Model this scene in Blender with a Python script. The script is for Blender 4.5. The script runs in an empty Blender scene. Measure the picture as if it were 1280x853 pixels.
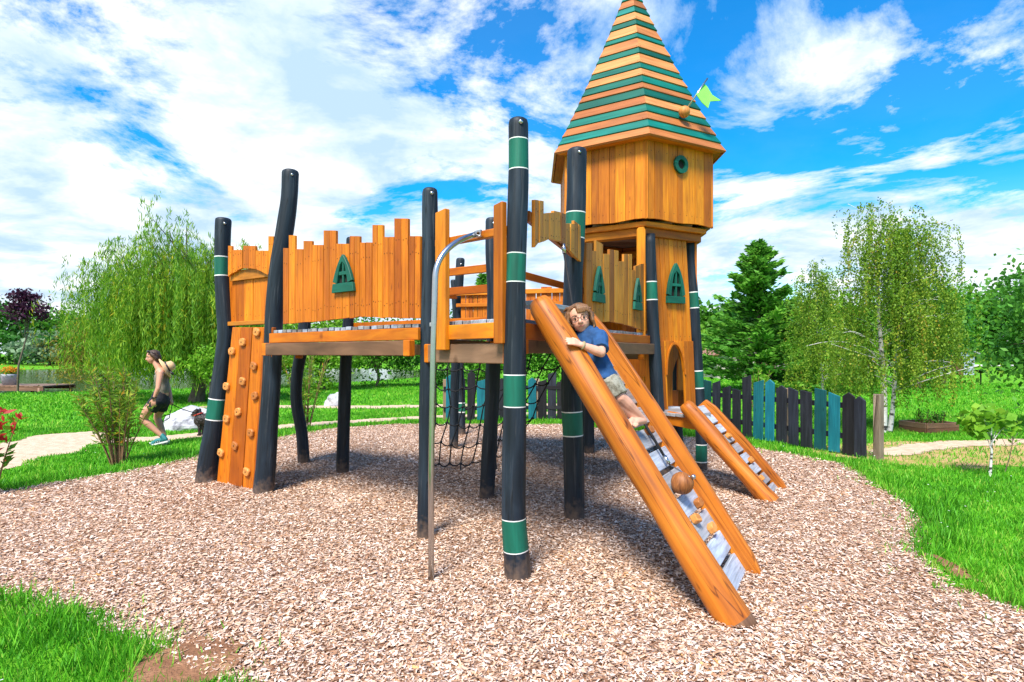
import bpy, bmesh, math, random
import numpy as np
from mathutils import Vector, Matrix, Quaternion, noise as mnoise
R = math.radians
random.seed(7); RNG = np.random.default_rng(11)
C = bpy.context.scene.collection
F = 720.0; HZ = 442.0; CAMH = 1.6
def at(px, py, d):                     # survey helper: a photo pixel at a known distance -> a point of the site
    return Vector(((px-640)/F*d, d, CAMH+(HZ-py)/F*d))
def gnd(px, py):                       # survey helper: a ground contact in the photo
    d = F*CAMH/(py-HZ); return Vector(((px-640)/F*d, d, 0))
# ------------------------------------------------------------------ materials
def nt_mat(name):
    m = bpy.data.materials.new(name); m.use_nodes = True
    n = m.node_tree; b = n.nodes['Principled BSDF']
    return m, n, b
def nd(n, t, **k):
    x = n.nodes.new(t)
    for a, v in k.items():
        if a in x.inputs.keys(): x.inputs[a].default_value = v
        else: setattr(x, a, v)
    return x
def ramp(n, stops):
    r = n.nodes.new('ShaderNodeValToRGB'); e = r.color_ramp.elements
    while len(e) < len(stops): e.new(0.5)
    for i, (p, c) in enumerate(stops):
        e[i].position = p; e[i].color = (*c, 1)
    return r
def mixc(n, mode, fac, a=None, b=None):
    x = n.nodes.new('ShaderNodeMix'); x.data_type = 'RGBA'; x.blend_type = mode
    if isinstance(fac, (int, float)): x.inputs[0].default_value = fac
    else: n.links.new(fac, x.inputs[0])
    for s, v in ((6, a), (7, b)):
        if v is None: continue
        if isinstance(v, tuple): x.inputs[s].default_value = (*v, 1)
        else: n.links.new(v, x.inputs[s])
    return x.outputs[2]
def plain(name, col, rough=.6, metal=0, var=.15, scale=12, spec=.4):
    m, n, b = nt_mat(name)
    tc = nd(n, 'ShaderNodeTexCoord'); nz = nd(n, 'ShaderNodeTexNoise', Scale=scale, Detail=5.0)
    n.links.new(tc.outputs['Object'], nz.inputs['Vector'])
    lo = tuple(c*(1-var) for c in col); hi = tuple(min(1, c*(1+var)) for c in col)
    r = ramp(n, [(.3, lo), (.7, hi)]); n.links.new(nz.outputs[0], r.inputs[0])
    n.links.new(r.outputs[0], b.inputs['Base Color'])
    b.inputs['Roughness'].default_value = rough; b.inputs['Metallic'].default_value = metal
    b.inputs['Specular IOR Level'].default_value = spec
    return m
def wood(name, lo, mid, hi, rough=.55, along=2.2, across=38, tint=True, bump=.25, crack=None, spec=.35):
    m, n, b = nt_mat(name)
    uv = nd(n, 'ShaderNodeUVMap'); mp = nd(n, 'ShaderNodeMapping'); mp.inputs['Scale'].default_value = (along, across, 1)
    n.links.new(uv.outputs[0], mp.inputs[0])
    nz = nd(n, 'ShaderNodeTexNoise', Scale=1.0, Detail=6.0, Roughness=.6, Distortion=.8); n.links.new(mp.outputs[0], nz.inputs['Vector'])
    r = ramp(n, [(.28, lo), (.5, mid), (.72, hi)]); n.links.new(nz.outputs[0], r.inputs[0])
    mp2 = nd(n, 'ShaderNodeMapping'); mp2.inputs['Scale'].default_value = (1.6, 5, 1); n.links.new(uv.outputs[0], mp2.inputs[0])
    nz2 = nd(n, 'ShaderNodeTexNoise', Scale=1.0, Detail=3.0); n.links.new(mp2.outputs[0], nz2.inputs['Vector'])
    r2 = ramp(n, [(.3, (.72,)*3), (.7, (1.12,)*3)]); n.links.new(nz2.outputs[0], r2.inputs[0])
    col = mixc(n, 'MULTIPLY', 1.0, r.outputs[0], r2.outputs[0])
    # knots
    mp3 = nd(n, 'ShaderNodeMapping'); mp3.inputs['Scale'].default_value = (2.6, 9, 1); n.links.new(uv.outputs[0], mp3.inputs[0])
    vo = nd(n, 'ShaderNodeTexVoronoi', Scale=1.0); n.links.new(mp3.outputs[0], vo.inputs['Vector'])
    r3 = ramp(n, [(.03, (.42, .33, .25)), (.11, (1, 1, 1))]); n.links.new(vo.outputs['Distance'], r3.inputs[0])
    col = mixc(n, 'MULTIPLY', .8, col, r3.outputs[0])
    if crack:
        mp4 = nd(n, 'ShaderNodeMapping'); mp4.inputs['Scale'].default_value = (.45, crack, 1); n.links.new(uv.outputs[0], mp4.inputs[0])
        nz4 = nd(n, 'ShaderNodeTexNoise', Scale=1.0, Detail=2.0); n.links.new(mp4.outputs[0], nz4.inputs['Vector'])
        r4 = ramp(n, [(.49, (1, 1, 1)), (.498, (.16, .12, .09)), (.506, (1, 1, 1))]); n.links.new(nz4.outputs[0], r4.inputs[0])
        col = mixc(n, 'MULTIPLY', .9, col, r4.outputs[0])
    if tint:
        a = nd(n, 'ShaderNodeAttribute', attribute_name='tint')
        r5 = ramp(n, [(0, (.62, .52, .45)), (.35, (.92, .9, .9)), (.65, (1.05, 1.08, 1.1)), (1, (1.28, 1.45, 1.7))]); n.links.new(a.outputs['Fac'], r5.inputs[0])
        col = mixc(n, 'MULTIPLY', 1.0, col, r5.outputs[0])
    n.links.new(col, b.inputs['Base Color'])
    bp = nd(n, 'ShaderNodeBump', Strength=bump, Distance=.004); n.links.new(nz.outputs[0], bp.inputs['Height']); n.links.new(bp.outputs[0], b.inputs['Normal'])
    b.inputs['Roughness'].default_value = rough; b.inputs['Specular IOR Level'].default_value = spec
    return m
def leafmat(name, stops, trans=.35, rough=.55):
    m, n, b = nt_mat(name)
    a = nd(n, 'ShaderNodeAttribute', attribute_name='tint')
    r = ramp(n, stops); n.links.new(a.outputs['Fac'], r.inputs[0])
    n.links.new(r.outputs[0], b.inputs['Base Color']); b.inputs['Roughness'].default_value = rough
    b.inputs['Specular IOR Level'].default_value = .25
    t = nd(n, 'ShaderNodeBsdfTranslucent'); n.links.new(r.outputs[0], t.inputs[0])
    mx = nd(n, 'ShaderNodeMixShader'); mx.inputs[0].default_value = trans
    n.links.new(b.outputs[0], mx.inputs[1]); n.links.new(t.outputs[0], mx.inputs[2])
    n.links.new(mx.outputs[0], n.nodes['Material Output'].inputs[0])
    return m
M = {}
M['orange'] = wood('stained_orange_wood', (.38, .082, .0016), (.54, .140, .0022), (.64, .195, .004))
M['amber'] = wood('amber_wood', (.40, .105, .0018), (.56, .165, .0025), (.66, .228, .005))
M['pale'] = wood('faded_wood', (.34, .105, .007), (.54, .19, .014), (.65, .27, .028))
M['log'] = wood('oiled_log', (.25, .060, .005), (.48, .138, .010), (.60, .205, .020), along=.7, across=16, tint=False, crack=9.0, bump=.3, rough=.5)
M['charcut'] = wood('weathered_log_end', (.10, .05, .03), (.2, .10, .05), (.32, .17, .09), along=.9, across=14, tint=False)
M['ballwood'] = wood('worn_ball_wood', (.16, .05, .012), (.30, .105, .025), (.40, .16, .045), along=5, across=22, tint=False, crack=9.0)
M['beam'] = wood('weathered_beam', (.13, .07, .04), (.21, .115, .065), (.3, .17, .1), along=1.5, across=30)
M['grey'] = wood('weathered_grey_boards', (.20, .20, .20), (.33, .34, .36), (.46, .47, .50), along=2.5, across=34, bump=.4)
M['block'] = wood('foothold_wood', (.45, .15, .03), (.60, .23, .05), (.70, .32, .09), along=6, across=40)
M['post'] = wood('dark_blue_stain', (.005, .009, .014), (.010, .018, .029), (.022, .037, .055), along=1.1, across=9, tint=False, bump=.4, rough=.55, spec=.3)
def worn(name):           # pale scratches and drying cracks over the stain
    m = M[name]; n = m.node_tree; b = n.nodes['Principled BSDF']; src = b.inputs['Base Color'].links[0].from_socket
    uv = nd(n, 'ShaderNodeUVMap'); mp = nd(n, 'ShaderNodeMapping'); mp.inputs['Scale'].default_value = (1.0, 26, 1); n.links.new(uv.outputs[0], mp.inputs[0])
    nz = nd(n, 'ShaderNodeTexNoise', Scale=1.0, Detail=7.0, Roughness=.7); n.links.new(mp.outputs[0], nz.inputs['Vector'])
    r = ramp(n, [(.56, (0, 0, 0)), (.70, (.8,)*3)]); n.links.new(nz.outputs[0], r.inputs[0])
    n.links.new(mixc(n, 'MIX', r.outputs[0], src, (.085, .09, .095)), b.inputs['Base Color'])
    mp = nd(n, 'ShaderNodeMapping'); mp.inputs['Scale'].default_value = (.5, 11, 1); n.links.new(uv.outputs[0], mp.inputs[0])
    n2 = nd(n, 'ShaderNodeTexNoise', Scale=1.0, Detail=2.0); n.links.new(mp.outputs[0], n2.inputs['Vector'])
    r = ramp(n, [(.485, (0, 0, 0)), (.495, (1, 1, 1)), (.505, (0, 0, 0))]); n.links.new(n2.outputs[0], r.inputs[0])
    s2 = b.inputs['Base Color'].links[0].from_socket; n.links.new(mixc(n, 'MIX', r.outputs[0], s2, (.004, .005, .006)), b.inputs['Base Color'])
    # dusty foot where the chips rub against the wood
    tc = nd(n, 'ShaderNodeTexCoord'); sp = nd(n, 'ShaderNodeSeparateXYZ'); n.links.new(tc.outputs['Object'], sp.inputs[0])
    n3 = nd(n, 'ShaderNodeTexNoise', Scale=22.0, Detail=5.0); n.links.new(tc.outputs['Object'], n3.inputs['Vector'])
    mz = nd(n, 'ShaderNodeMath', operation='MULTIPLY'); n.links.new(n3.outputs[0], mz.inputs[0]); mz.inputs[1].default_value = .42
    ms = nd(n, 'ShaderNodeMath', operation='SUBTRACT'); n.links.new(mz.outputs[0], ms.inputs[0]); n.links.new(sp.outputs[2], ms.inputs[1])
    r = ramp(n, [(.02, (0, 0, 0)), (.22, (.55,)*3)]); n.links.new(ms.outputs[0], r.inputs[0])
    s3 = b.inputs['Base Color'].links[0].from_socket; n.links.new(mixc(n, 'MIX', r.outputs[0], s3, (.20, .13, .085)), b.inputs['Base Color'])
worn('post')
M['band'] = wood('green_paint', (.003, .075, .045), (.004, .115, .072), (.008, .16, .10), along=1.1, across=12, tint=False, bump=.2)
M['green'] = wood('green_window_paint', (.003, .07, .045), (.004, .105, .068), (.006, .13, .085), along=1.2, across=14, tint=False, bump=.15)
M['shgreen'] = wood('green_roof_paint', (.0, .085, .06), (.0, .125, .09), (.004, .16, .115), along=1.2, across=18, bump=.2)
M['salmon'] = wood('pale_roof_board', (.38, .12, .026), (.50, .175, .045), (.58, .23, .07), along=1.8, across=30)
M['white'] = plain('white_cord', (.7, .7, .68), .8)
M['dark'] = plain('black_and_shade_paint', (.012, .01, .008), .9)  # near-black; on window and porthole plates it paints the shade of a hole
M['steel'] = plain('brushed_steel', (.5, .5, .5), .28, 1.0, .06, 40)
M['rope'] = plain('black_rope', (.012, .012, .014), .7)
M['nail'] = plain('nail_heads', (.06, .03, .015), .5, .5)
M['lime'] = plain('lime_paint', (.22, .75, .10), .5, 0, .08)
M['pblack'] = wood('black_picket_stain', (.007, .007, .010), (.013, .014, .019), (.028, .03, .038), along=1.4, across=26, bump=.5, rough=.6)
M['pteal'] = wood('teal_picket_stain', (.003, .08, .10), (.005, .12, .14), (.012, .155, .175), along=1.4, across=26, bump=.4)
M['rawpost'] = wood('raw_post', (.22, .15, .09), (.34, .24, .15), (.45, .34, .22), along=1.6, across=16)
M['bark'] = wood('bark', (.07, .045, .03), (.14, .10, .07), (.23, .17, .12), along=6, across=16, tint=False, bump=1.0)
M['skin'] = plain('skin', (.66, .34, .23), .5, 0, .05, 20)
M['skin2'] = plain('tanned_skin', (.55, .27, .17), .5, 0, .05, 20)
def birchmat():
    m, n, b = nt_mat('birch_bark')
    uv = nd(n, 'ShaderNodeUVMap'); mp = nd(n, 'ShaderNodeMapping'); mp.inputs['Scale'].default_value = (14, 5, 1); n.links.new(uv.outputs[0], mp.inputs[0])
    nz = nd(n, 'ShaderNodeTexNoise', Scale=1.0, Detail=4.0); n.links.new(mp.outputs[0], nz.inputs['Vector'])
    r = ramp(n, [(.40, (.03, .028, .025)), (.47, (.6, .58, .55)), (.8, (.75, .73, .7))]); n.links.new(nz.outputs[0], r.inputs[0])
    n.links.new(r.outputs[0], b.inputs['Base Color']); return m
M['birch'] = birchmat()
# ------------------------------------------------------------------ mesh helpers
class MB:
    def __init__(s): s.v = []; s.f = []; s.uv = []; s.mi = []; s.t = []; s.sm = []
    def add(s, vs, fs, uvs, mi=0, tint=.5, smooth=False):
        o = len(s.v); s.v += [tuple(v) for v in vs]
        for f, u in zip(fs, uvs):
            s.f.append([o+i for i in f]); s.uv.append(u); s.mi.append(mi); s.t.append(tint); s.sm.append(smooth)
    def prism(s, poly, O, U, V, N, t0, t1, mi=0, tint=None, grain='v'):
        if tint is None: tint = random.random()
        r0, r1 = random.random()*9, random.random()*9
        n = len(poly)
        vs = [O+U*a+V*b+N*t0 for a, b in poly]+[O+U*a+V*b+N*t1 for a, b in poly]
        uv = [((b, a) if grain == 'v' else (a, b)) for a, b in poly]; uv = [(x+r0, y+r1) for x, y in uv]
        fs = [list(range(n))[::-1], list(range(n, 2*n))]; us = [[uv[i] for i in range(n)][::-1], uv]
        for i in range(n):
            j = (i+1) % n; fs.append([i, j, n+j, n+i])
            a, b = uv[i], uv[j]
            if grain == 'v' : us.append([a, b, (b[0], b[1]+.03), (a[0], a[1]+.03)])
            else: us.append([a, b, (b[0], b[1]+.03), (a[0], a[1]+.03)])
        s.add(vs, fs, us, mi, tint)
    def box(s, c, X, Y, Z, sx, sy, sz, mi=0, tint=None):       # X is the grain axis
        c = Vector(c); h = sx/2, sy/2
        s.prism([(-h[0], -h[1]), (h[0], -h[1]), (h[0], h[1]), (-h[0], h[1])], c, X, Y, Z, -sz/2, sz/2, mi, tint, 'u')
    def bar(s, p, q, w, h, mi=0, up=Vector((0, 0, 1)), tint=None):
        p, q = Vector(p), Vector(q); X = (q-p); L = X.length; X.normalize()
        Y = up.cross(X).normalized(); Z = X.cross(Y)
        s.box((p+q)/2, X, Y, Z, L, w, h, mi, tint)
    def tube(s, path, rad, seg=10, mi=0, cap=True, wob=0, tint=.5, mats=None, ovl=1.0):
        path = [Vector(p) for p in path]; n = len(path)
        if not hasattr(rad, '__len__'): rad = [rad]*n
        T = [(path[min(i+1, n-1)]-path[max(i-1, 0)]).normalized() for i in range(n)]
        ref = Vector((1, 0, 0)) if abs(T[0].x) < .8 else Vector((0, 1, 0))
        A = (ref-T[0]*ref.dot(T[0])).normalized(); vs = []; L = [0]; ph = random.random()*50
        for i in range(n):
            A = (A-T[i]*A.dot(T[i])).normalized(); B = T[i].cross(A)
            if i: L.append(L[-1]+(path[i]-path[i-1]).length)
            for k in range(seg):
                a = 2*math.pi*k/seg; d = A*math.cos(a)+B*math.sin(a)*ovl
                r = rad[i]
                if wob: r *= 1+wob*mnoise.noise(Vector((d.x*1.3, d.y*1.3, ph+L[i]*2.2)))*2
                vs.append(path[i]+d*r)
        fs = []; us = []; ms = []; r0 = random.random()*7; rm = max(rad)
        for i in range(n-1):
            for k in range(seg):
                j = (k+1) % seg
                fs.append([i*seg+k, i*seg+j, (i+1)*seg+j, (i+1)*seg+k])
                w0, w1 = 2*math.pi*rm*k/seg, 2*math.pi*rm*(k+1)/seg
                us.append([(L[i]+r0, w0), (L[i]+r0, w1), (L[i+1]+r0, w1), (L[i+1]+r0, w0)])
                ms.append(mats[i] if mats else mi)
        o = len(s.v); s.v += [tuple(v) for v in vs]
        for f, u, m_ in zip(fs, us, ms):
            s.f.append([o+i for i in f]); s.uv.append(u); s.mi.append(m_); s.t.append(tint); s.sm.append(True)
        if cap:
            for ring, mm in ((list(range(seg))[::-1], mats[0] if mats else mi), (list(range((n-1)*seg, n*seg)), mats[-1] if mats else mi)):
                s.f.append([o+i for i in ring]); s.uv.append([(r0+math.cos(k*6.283/seg)*rm, math.sin(k*6.283/seg)*rm) for k in range(seg)])
                s.mi.append(mm); s.t.append(tint); s.sm.append(False)
    def ball(s, c, r, mi=0, seg=12, sc=(1, 1, 1), wob=0, rot=None, tint=.5):
        c = Vector(c); rows = max(4, seg//2+1); vs = []; fs = []; us = []; ph = random.random()*30
        for i in range(rows+1):
            th = math.pi*i/rows
            for k in range(seg):
                a = 2*math.pi*k/seg; d = Vector((math.sin(th)*math.cos(a), math.sin(th)*math.sin(a), math.cos(th)))
                rr = r*(1+(wob*2*mnoise.noise(d*1.6+Vector((ph, 0, 0))) if wob else 0))
                p = Vector((d.x*sc[0], d.y*sc[1], d.z*sc[2]))*rr
                if rot: p = rot @ p
                vs.append(c+p)
        for i in range(rows):
            for k in range(seg):
                j = (k+1) % seg
                fs.append([i*seg+k, (i+1)*seg+k, (i+1)*seg+j, i*seg+j])
                us.append([(i*.05, k*.05), ((i+1)*.05, k*.05), ((i+1)*.05, k*.05+.05), (i*.05, k*.05+.05)])
        s.add(vs, fs, us, mi, tint, True)
    def build(s, name, mats, parent=None, bevel=0, norm=True):
        me = bpy.data.meshes.new(name); me.from_pydata(s.v, [], s.f)
        for m_ in (mats if isinstance(mats, (list, tuple)) else [mats]): me.materials.append(M[m_] if isinstance(m_, str) else m_)
        ul = me.uv_layers.new(name='UVMap'); ul.data.foreach_set('uv', np.array([c for u in s.uv for p in u for c in p], dtype=np.float32))
        at_ = me.attributes.new('tint', 'FLOAT', 'FACE'); at_.data.foreach_set('value', np.array(s.t, dtype=np.float32))
        me.polygons.foreach_set('material_index', s.mi); me.polygons.foreach_set('use_smooth', s.sm)
        if norm:
            bm = bmesh.new(); bm.from_mesh(me); bmesh.ops.recalc_face_normals(bm, faces=bm.faces[:]); bm.to_mesh(me); bm.free()
        o = link(name, me, parent)
        if bevel:
            b = o.modifiers.new('bevel', 'BEVEL'); b.width = bevel; b.segments = 1; b.limit_method = 'ANGLE'; b.angle_limit = R(40)
        return o
def world_of(o):
    m = o.matrix_basis.copy()
    if o.parent: m = world_of(o.parent) @ o.matrix_parent_inverse @ m
    return m
def link(name, me, parent=None):
    o = bpy.data.objects.new(name, me); C.objects.link(o)
    if parent:
        o.parent = parent; o.matrix_parent_inverse = world_of(parent).inverted()
    return o
def tag(o, label=None, cat=None, group=None, kind=None):
    if label: o['label'] = label
    if cat: o['category'] = cat
    if group: o['group'] = group
    if kind: o['kind'] = kind
    return o
def empty(name, loc, label, cat, group=None):
    o = bpy.data.objects.new(name, None); C.objects.link(o); o.location = loc; o.empty_display_size = .2
    return tag(o, label, cat, group)
def copy_tree(o, parent=None):
    c = o.copy(); C.objects.link(c)
    if parent: c.parent = parent
    for ch in list(o.children): copy_tree(ch, c)
    return c
def soup(name, V, T, mat, parent=None, smooth=False):        # many separate quads, V (n,4,3), tint T (n)
    n = len(V); me = bpy.data.meshes.new(name)
    me.vertices.add(4*n); me.vertices.foreach_set('co', np.ascontiguousarray(V, dtype=np.float32).ravel())
    me.loops.add(4*n); me.loops.foreach_set('vertex_index', np.arange(4*n, dtype=np.int32))
    me.polygons.add(n); me.polygons.foreach_set('loop_start', np.arange(0, 4*n, 4, dtype=np.int32))
    a = me.attributes.new('tint', 'FLOAT', 'FACE'); a.data.foreach_set('value', np.clip(T, 0, 1).astype(np.float32))
    me.materials.append(M[mat] if isinstance(mat, str) else mat); me.update(calc_edges=True)
    return link(name, me, parent)
def unit(a): return a/np.maximum(np.linalg.norm(a, axis=-1, keepdims=True), 1e-9)
def leaves(P, L, W, up=.5, droop=None, jit=.3):              # leaf quads (rhombus) at points P
    n = len(P)
    D = RNG.normal(size=(n, 3)); 
    if droop is not None: D = D*jit+np.asarray(droop)
    D = unit(D)
    N = RNG.normal(size=(n, 3))*(1-up)+np.array([0, 0, up]); S = unit(np.cross(D, N)); 
    l = L*(.7+.6*RNG.random((n, 1))); w = W*(.7+.6*RNG.random((n, 1)))
    b = P-D*l/2; t = P+D*l/2; m = P+D*l*.05
    return np.stack([b, m+S*w/2, t, m-S*w/2], 1)
def smooth_path(keys, ys):            # keys: (py, px, w); sample px,w by catmull-like smooth interp over py
    k = np.array(sorted(keys)); y = np.asarray(ys, float)
    def herm(c):
        v = k[:, c]; x = k[:, 0]; m = np.gradient(v, x)
        i = np.clip(np.searchsorted(x, y)-1, 0, len(x)-2); h = x[i+1]-x[i]; t = np.clip((y-x[i])/h, 0, 1)
        return (2*t**3-3*t**2+1)*v[i]+(t**3-2*t**2+t)*h*m[i]+(-2*t**3+3*t**2)*v[i+1]+(t**3-t**2)*h*m[i+1]
    return herm(1), herm(2)
def plan(px, A, B):
    k = (px-640)/F; dx, dy = B.x-A.x, B.y-A.y
    t = (k*A.y-A.x)/(dx-k*dy); return A+(B-A)*t
UP = Vector((0, 0, 1))
# ------------------------------------------------------------------ terrain
MUL = [(-9, 7.4), (-5.85, 6.75), (-5.3, 7.75), (-4.9, 8.8), (-4.5, 10.9), (-3.8, 12.3), (-2.6, 13.0), (1.1, 13.0), (3.2, 11.4), (4.2, 9.7), (4.8, 8.35), (4.45, 7.0), (4.25, 6.2), (3.87, 5.4), (3.28, 4.65), (3.06, 3.95), (3.2, 3.5), (3.6, 2.8), (4.5, 1), (4.6, -4), (-1.0, -4), (-1.0, 2.1), (-1.3, 2.7), (-1.97, 3.09), (-2.6, 3.46), (-3.38, 3.8), (-6, 4.3), (-9, 4.6)]
def inpoly(x, y, poly):
    x = np.asarray(x, float); y = np.asarray(y, float); ins = np.zeros(x.shape, bool); n = len(poly)
    for i in range(n):
        x1, y1 = poly[i]; x2, y2 = poly[(i+1) % n]
        c = ((y1 > y) != (y2 > y)) & (x < (x2-x1)*(y-y1)/((y2-y1) if y2 != y1 else 1e-9)+x1); ins ^= c
    return ins
def polydist(x, y, poly, closed=True):
    x = np.asarray(x, float); y = np.asarray(y, float); d = np.full(x.shape, 1e9); n = len(poly)
    for i in range(n if closed else n-1):
        x1, y1 = poly[i][:2]; x2, y2 = poly[(i+1) % n][:2]; dx, dy = x2-x1, y2-y1
        t = np.clip(((x-x1)*dx+(y-y1)*dy)/(dx*dx+dy*dy+1e-12), 0, 1)
        d = np.minimum(d, np.hypot(x-x1-t*dx, y-y1-t*dy))
    return d
def wave(x, y, s): return np.sin(x*1.7/s+.5*np.sin(y*2.3/s))*np.cos(y*1.9/s+.7*np.sin(x*1.1/s))
def pondf(x, y): return ((x+32)/27)**2+((y-47)/26)**2+.04*wave(x, y, 4)
def height(x, y):
    x = np.asarray(x, float); y = np.asarray(y, float)
    z = .03*wave(x, y, 5)*np.clip(np.hypot(x, y-5)/14-.6, 0, 1)
    sm = lambda a, b, v: (lambda t: t*t*(3-2*t))(np.clip((v-a)/(b-a), 0, 1))
    z = z-.55*(1-sm(.9, 1.06, pondf(x, y)))
    z = z+sm(62, 125, y)*sm(-5, 25, x)*4.2
    return z
def sheet(name, inside, x0, x1, y0, y1, step, zoff, mat, label=None, kind='structure', bump=0):
    xs = np.arange(x0, x1+step, step); ys = np.arange(y0, y1+step, step)
    X, Y = np.meshgrid(xs, ys); Z = height(X, Y)+zoff+bump*wave(X, Y, .6)
    V = np.stack([X, Y, Z], -1).reshape(-1, 3); nx = len(xs); I = np.arange(len(V)).reshape(len(ys), nx)
    cx = (X[:-1, :-1]+X[1:, 1:])/2; cy = (Y[:-1, :-1]+Y[1:, 1:])/2; keep = inside(cx, cy)
    f = np.stack([I[:-1, :-1], I[:-1, 1:], I[1:, 1:], I[1:, :-1]], -1)[keep]
    used, inv = np.unique(f, return_inverse=True)
    me = bpy.data.meshes.new(name); me.from_pydata(V[used].tolist(), [], inv.reshape(-1, 4).tolist()); me.materials.append(mat); me.polygons.foreach_set('use_smooth', [True]*len(me.polygons))
    o = link(name, me); o['kind'] = kind
    return o
def noisemat(name, stops, scale, detail=8, rough=.95, bump=.5, bscale=60, bd=.02):
    m, n, b = nt_mat(name); tc = nd(n, 'ShaderNodeTexCoord')
    nz = nd(n, 'ShaderNodeTexNoise', Scale=scale, Detail=float(detail), Roughness=.65); n.links.new(tc.outputs['Object'], nz.inputs['Vector'])
    r = ramp(n, stops); n.links.new(nz.outputs[0], r.inputs[0]); n.links.new(r.outputs[0], b.inputs['Base Color'])
    b.inputs['Roughness'].default_value = rough; b.inputs['Specular IOR Level'].default_value = .1
    nb = nd(n, 'ShaderNodeTexNoise', Scale=bscale, Detail=4.0); n.links.new(tc.outputs['Object'], nb.inputs['Vector'])
    bp = nd(n, 'ShaderNodeBump', Strength=bump, Distance=bd); n.links.new(nb.outputs[0], bp.inputs['Height']); n.links.new(bp.outputs[0], b.inputs['Normal'])
    return m
lawn = noisemat('lawn', [(.3, (.06, .21, .010)), (.5, (.11, .32, .014)), (.72, (.17, .43, .02))], 1.3, bump=.8)
xs = np.unique(np.concatenate([np.arange(-16, 16.1, .8), np.arange(-80, -16, 2), np.arange(16, 80, 3), np.arange(-900, -80, 60), np.arange(80, 901, 60)]))
ys = np.unique(np.concatenate([np.arange(-12, 20, .8), np.arange(20, 140, 2.5), np.arange(140, 1200, 60), [-80, -40]]))
X, Y = np.meshgrid(xs, ys); Z = height(X, Y)
I = np.arange(X.size).reshape(X.shape)
me = bpy.data.meshes.new('ground'); me.from_pydata(np.stack([X, Y, Z], -1).reshape(-1, 3).tolist(), [], np.stack([I[:-1, :-1], I[:-1, 1:], I[1:, 1:], I[1:, :-1]], -1).reshape(-1, 4).tolist())
me.materials.append(lawn); me.polygons.foreach_set('use_smooth', [True]*len(me.polygons)); link('ground', me)['kind'] = 'structure'
# mulch bed
def chipbase():
    m, n, b = nt_mat('wood_chip_bed'); tc = nd(n, 'ShaderNodeTexCoord')
    wz = nd(n, 'ShaderNodeTexNoise', Scale=18.0, Detail=2.0); n.links.new(tc.outputs['Object'], wz.inputs['Vector'])
    vm = nd(n, 'ShaderNodeVectorMath', operation='SCALE'); n.links.new(wz.outputs[1], vm.inputs[0]); vm.inputs['Scale'].default_value = .06
    va = nd(n, 'ShaderNodeVectorMath', operation='ADD'); n.links.new(tc.outputs['Object'], va.inputs[0]); n.links.new(vm.outputs[0], va.inputs[1])
    vo = nd(n, 'ShaderNodeTexVoronoi', Scale=42.0); n.links.new(va.outputs[0], vo.inputs['Vector'])
    sp = nd(n, 'ShaderNodeSeparateColor'); n.links.new(vo.outputs['Color'], sp.inputs[0])
    r = ramp(n, CHIP); n.links.new(sp.outputs[0], r.inputs[0])
    r2 = ramp(n, [(.25, (1, 1, 1)), (.6, (.35, .28, .22))]); n.links.new(vo.outputs['Distance'], r2.inputs[0])
    n.links.new(mixc(n, 'MULTIPLY', .9, r.outputs[0], r2.outputs[0]), b.inputs['Base Color']); b.inputs['Roughness'].default_value = .95
    bp = nd(n, 'ShaderNodeBump', Strength=.9, Distance=.02, invert=True); n.links.new(vo.outputs['Distance'], bp.inputs['Height']); n.links.new(bp.outputs[0], b.inputs['Normal'])
    b.inputs['Specular IOR Level'].default_value = .1
    return m
CHIP = [(0, (.15, .07, .04)), (.15, (.36, .19, .105)), (.36, (.58, .37, .245)), (.62, (.70, .51, .39)), (.90, (.78, .65, .56)), (1, (.58, .28, .08))]
sheet('mulch_bed', lambda x, y: inpoly(x+.12*wave(x, y, .25), y+.12*wave(y, x, .3), MUL), -9, 5.2, -4, 13.4, .1, .012, chipbase(), bump=.006)
mch = leafmat('wood_chips', CHIP, trans=0, rough=.9)
n = 420000
ang = RNG.uniform(-.86, .86, n); rr = 1.6+12.2*RNG.random(n)**1.15; x = rr*np.sin(ang); y = rr*np.cos(ang)
k = inpoly(x, y, MUL) & (polydist(x, y, MUL) > RNG.random(n)**3*.25-.02); x = x[k]; y = y[k]; n = len(x)
L = .008+.030*RNG.random(n)**1.6*(1+.25*(np.hypot(x, y) > 7)); W = L*RNG.uniform(.25, .6, n); a = RNG.random(n)*6.283
D = np.stack([np.cos(a), np.sin(a), RNG.normal(size=n)*.28], -1); D = unit(D)
S = np.stack([-np.sin(a), np.cos(a), RNG.normal(size=n)*.35], -1); S = unit(S)
P = np.stack([x, y, height(x, y)+.012+.006*wave(x, y, .6)+RNG.random(n)*.016], -1)
l = (D*(L/2)[:, None]); s_ = S*(W/2)[:, None]; e1 = RNG.uniform(.5, 1, (n, 1)); e2 = RNG.uniform(.5, 1, (n, 1))
o = soup('wood_chips', np.stack([P-l-s_*e1, P+l-s_*e2, P+l+s_*e1, P-l+s_*e2], 1), np.clip(RNG.random(n)*.95+.06*wave(x, y, .35)+.04*wave(x, y, 1.2), 0, 1), mch)
tag(o, 'loose pale brown wood chips covering the play area', 'wood chips', kind='stuff')
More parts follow.
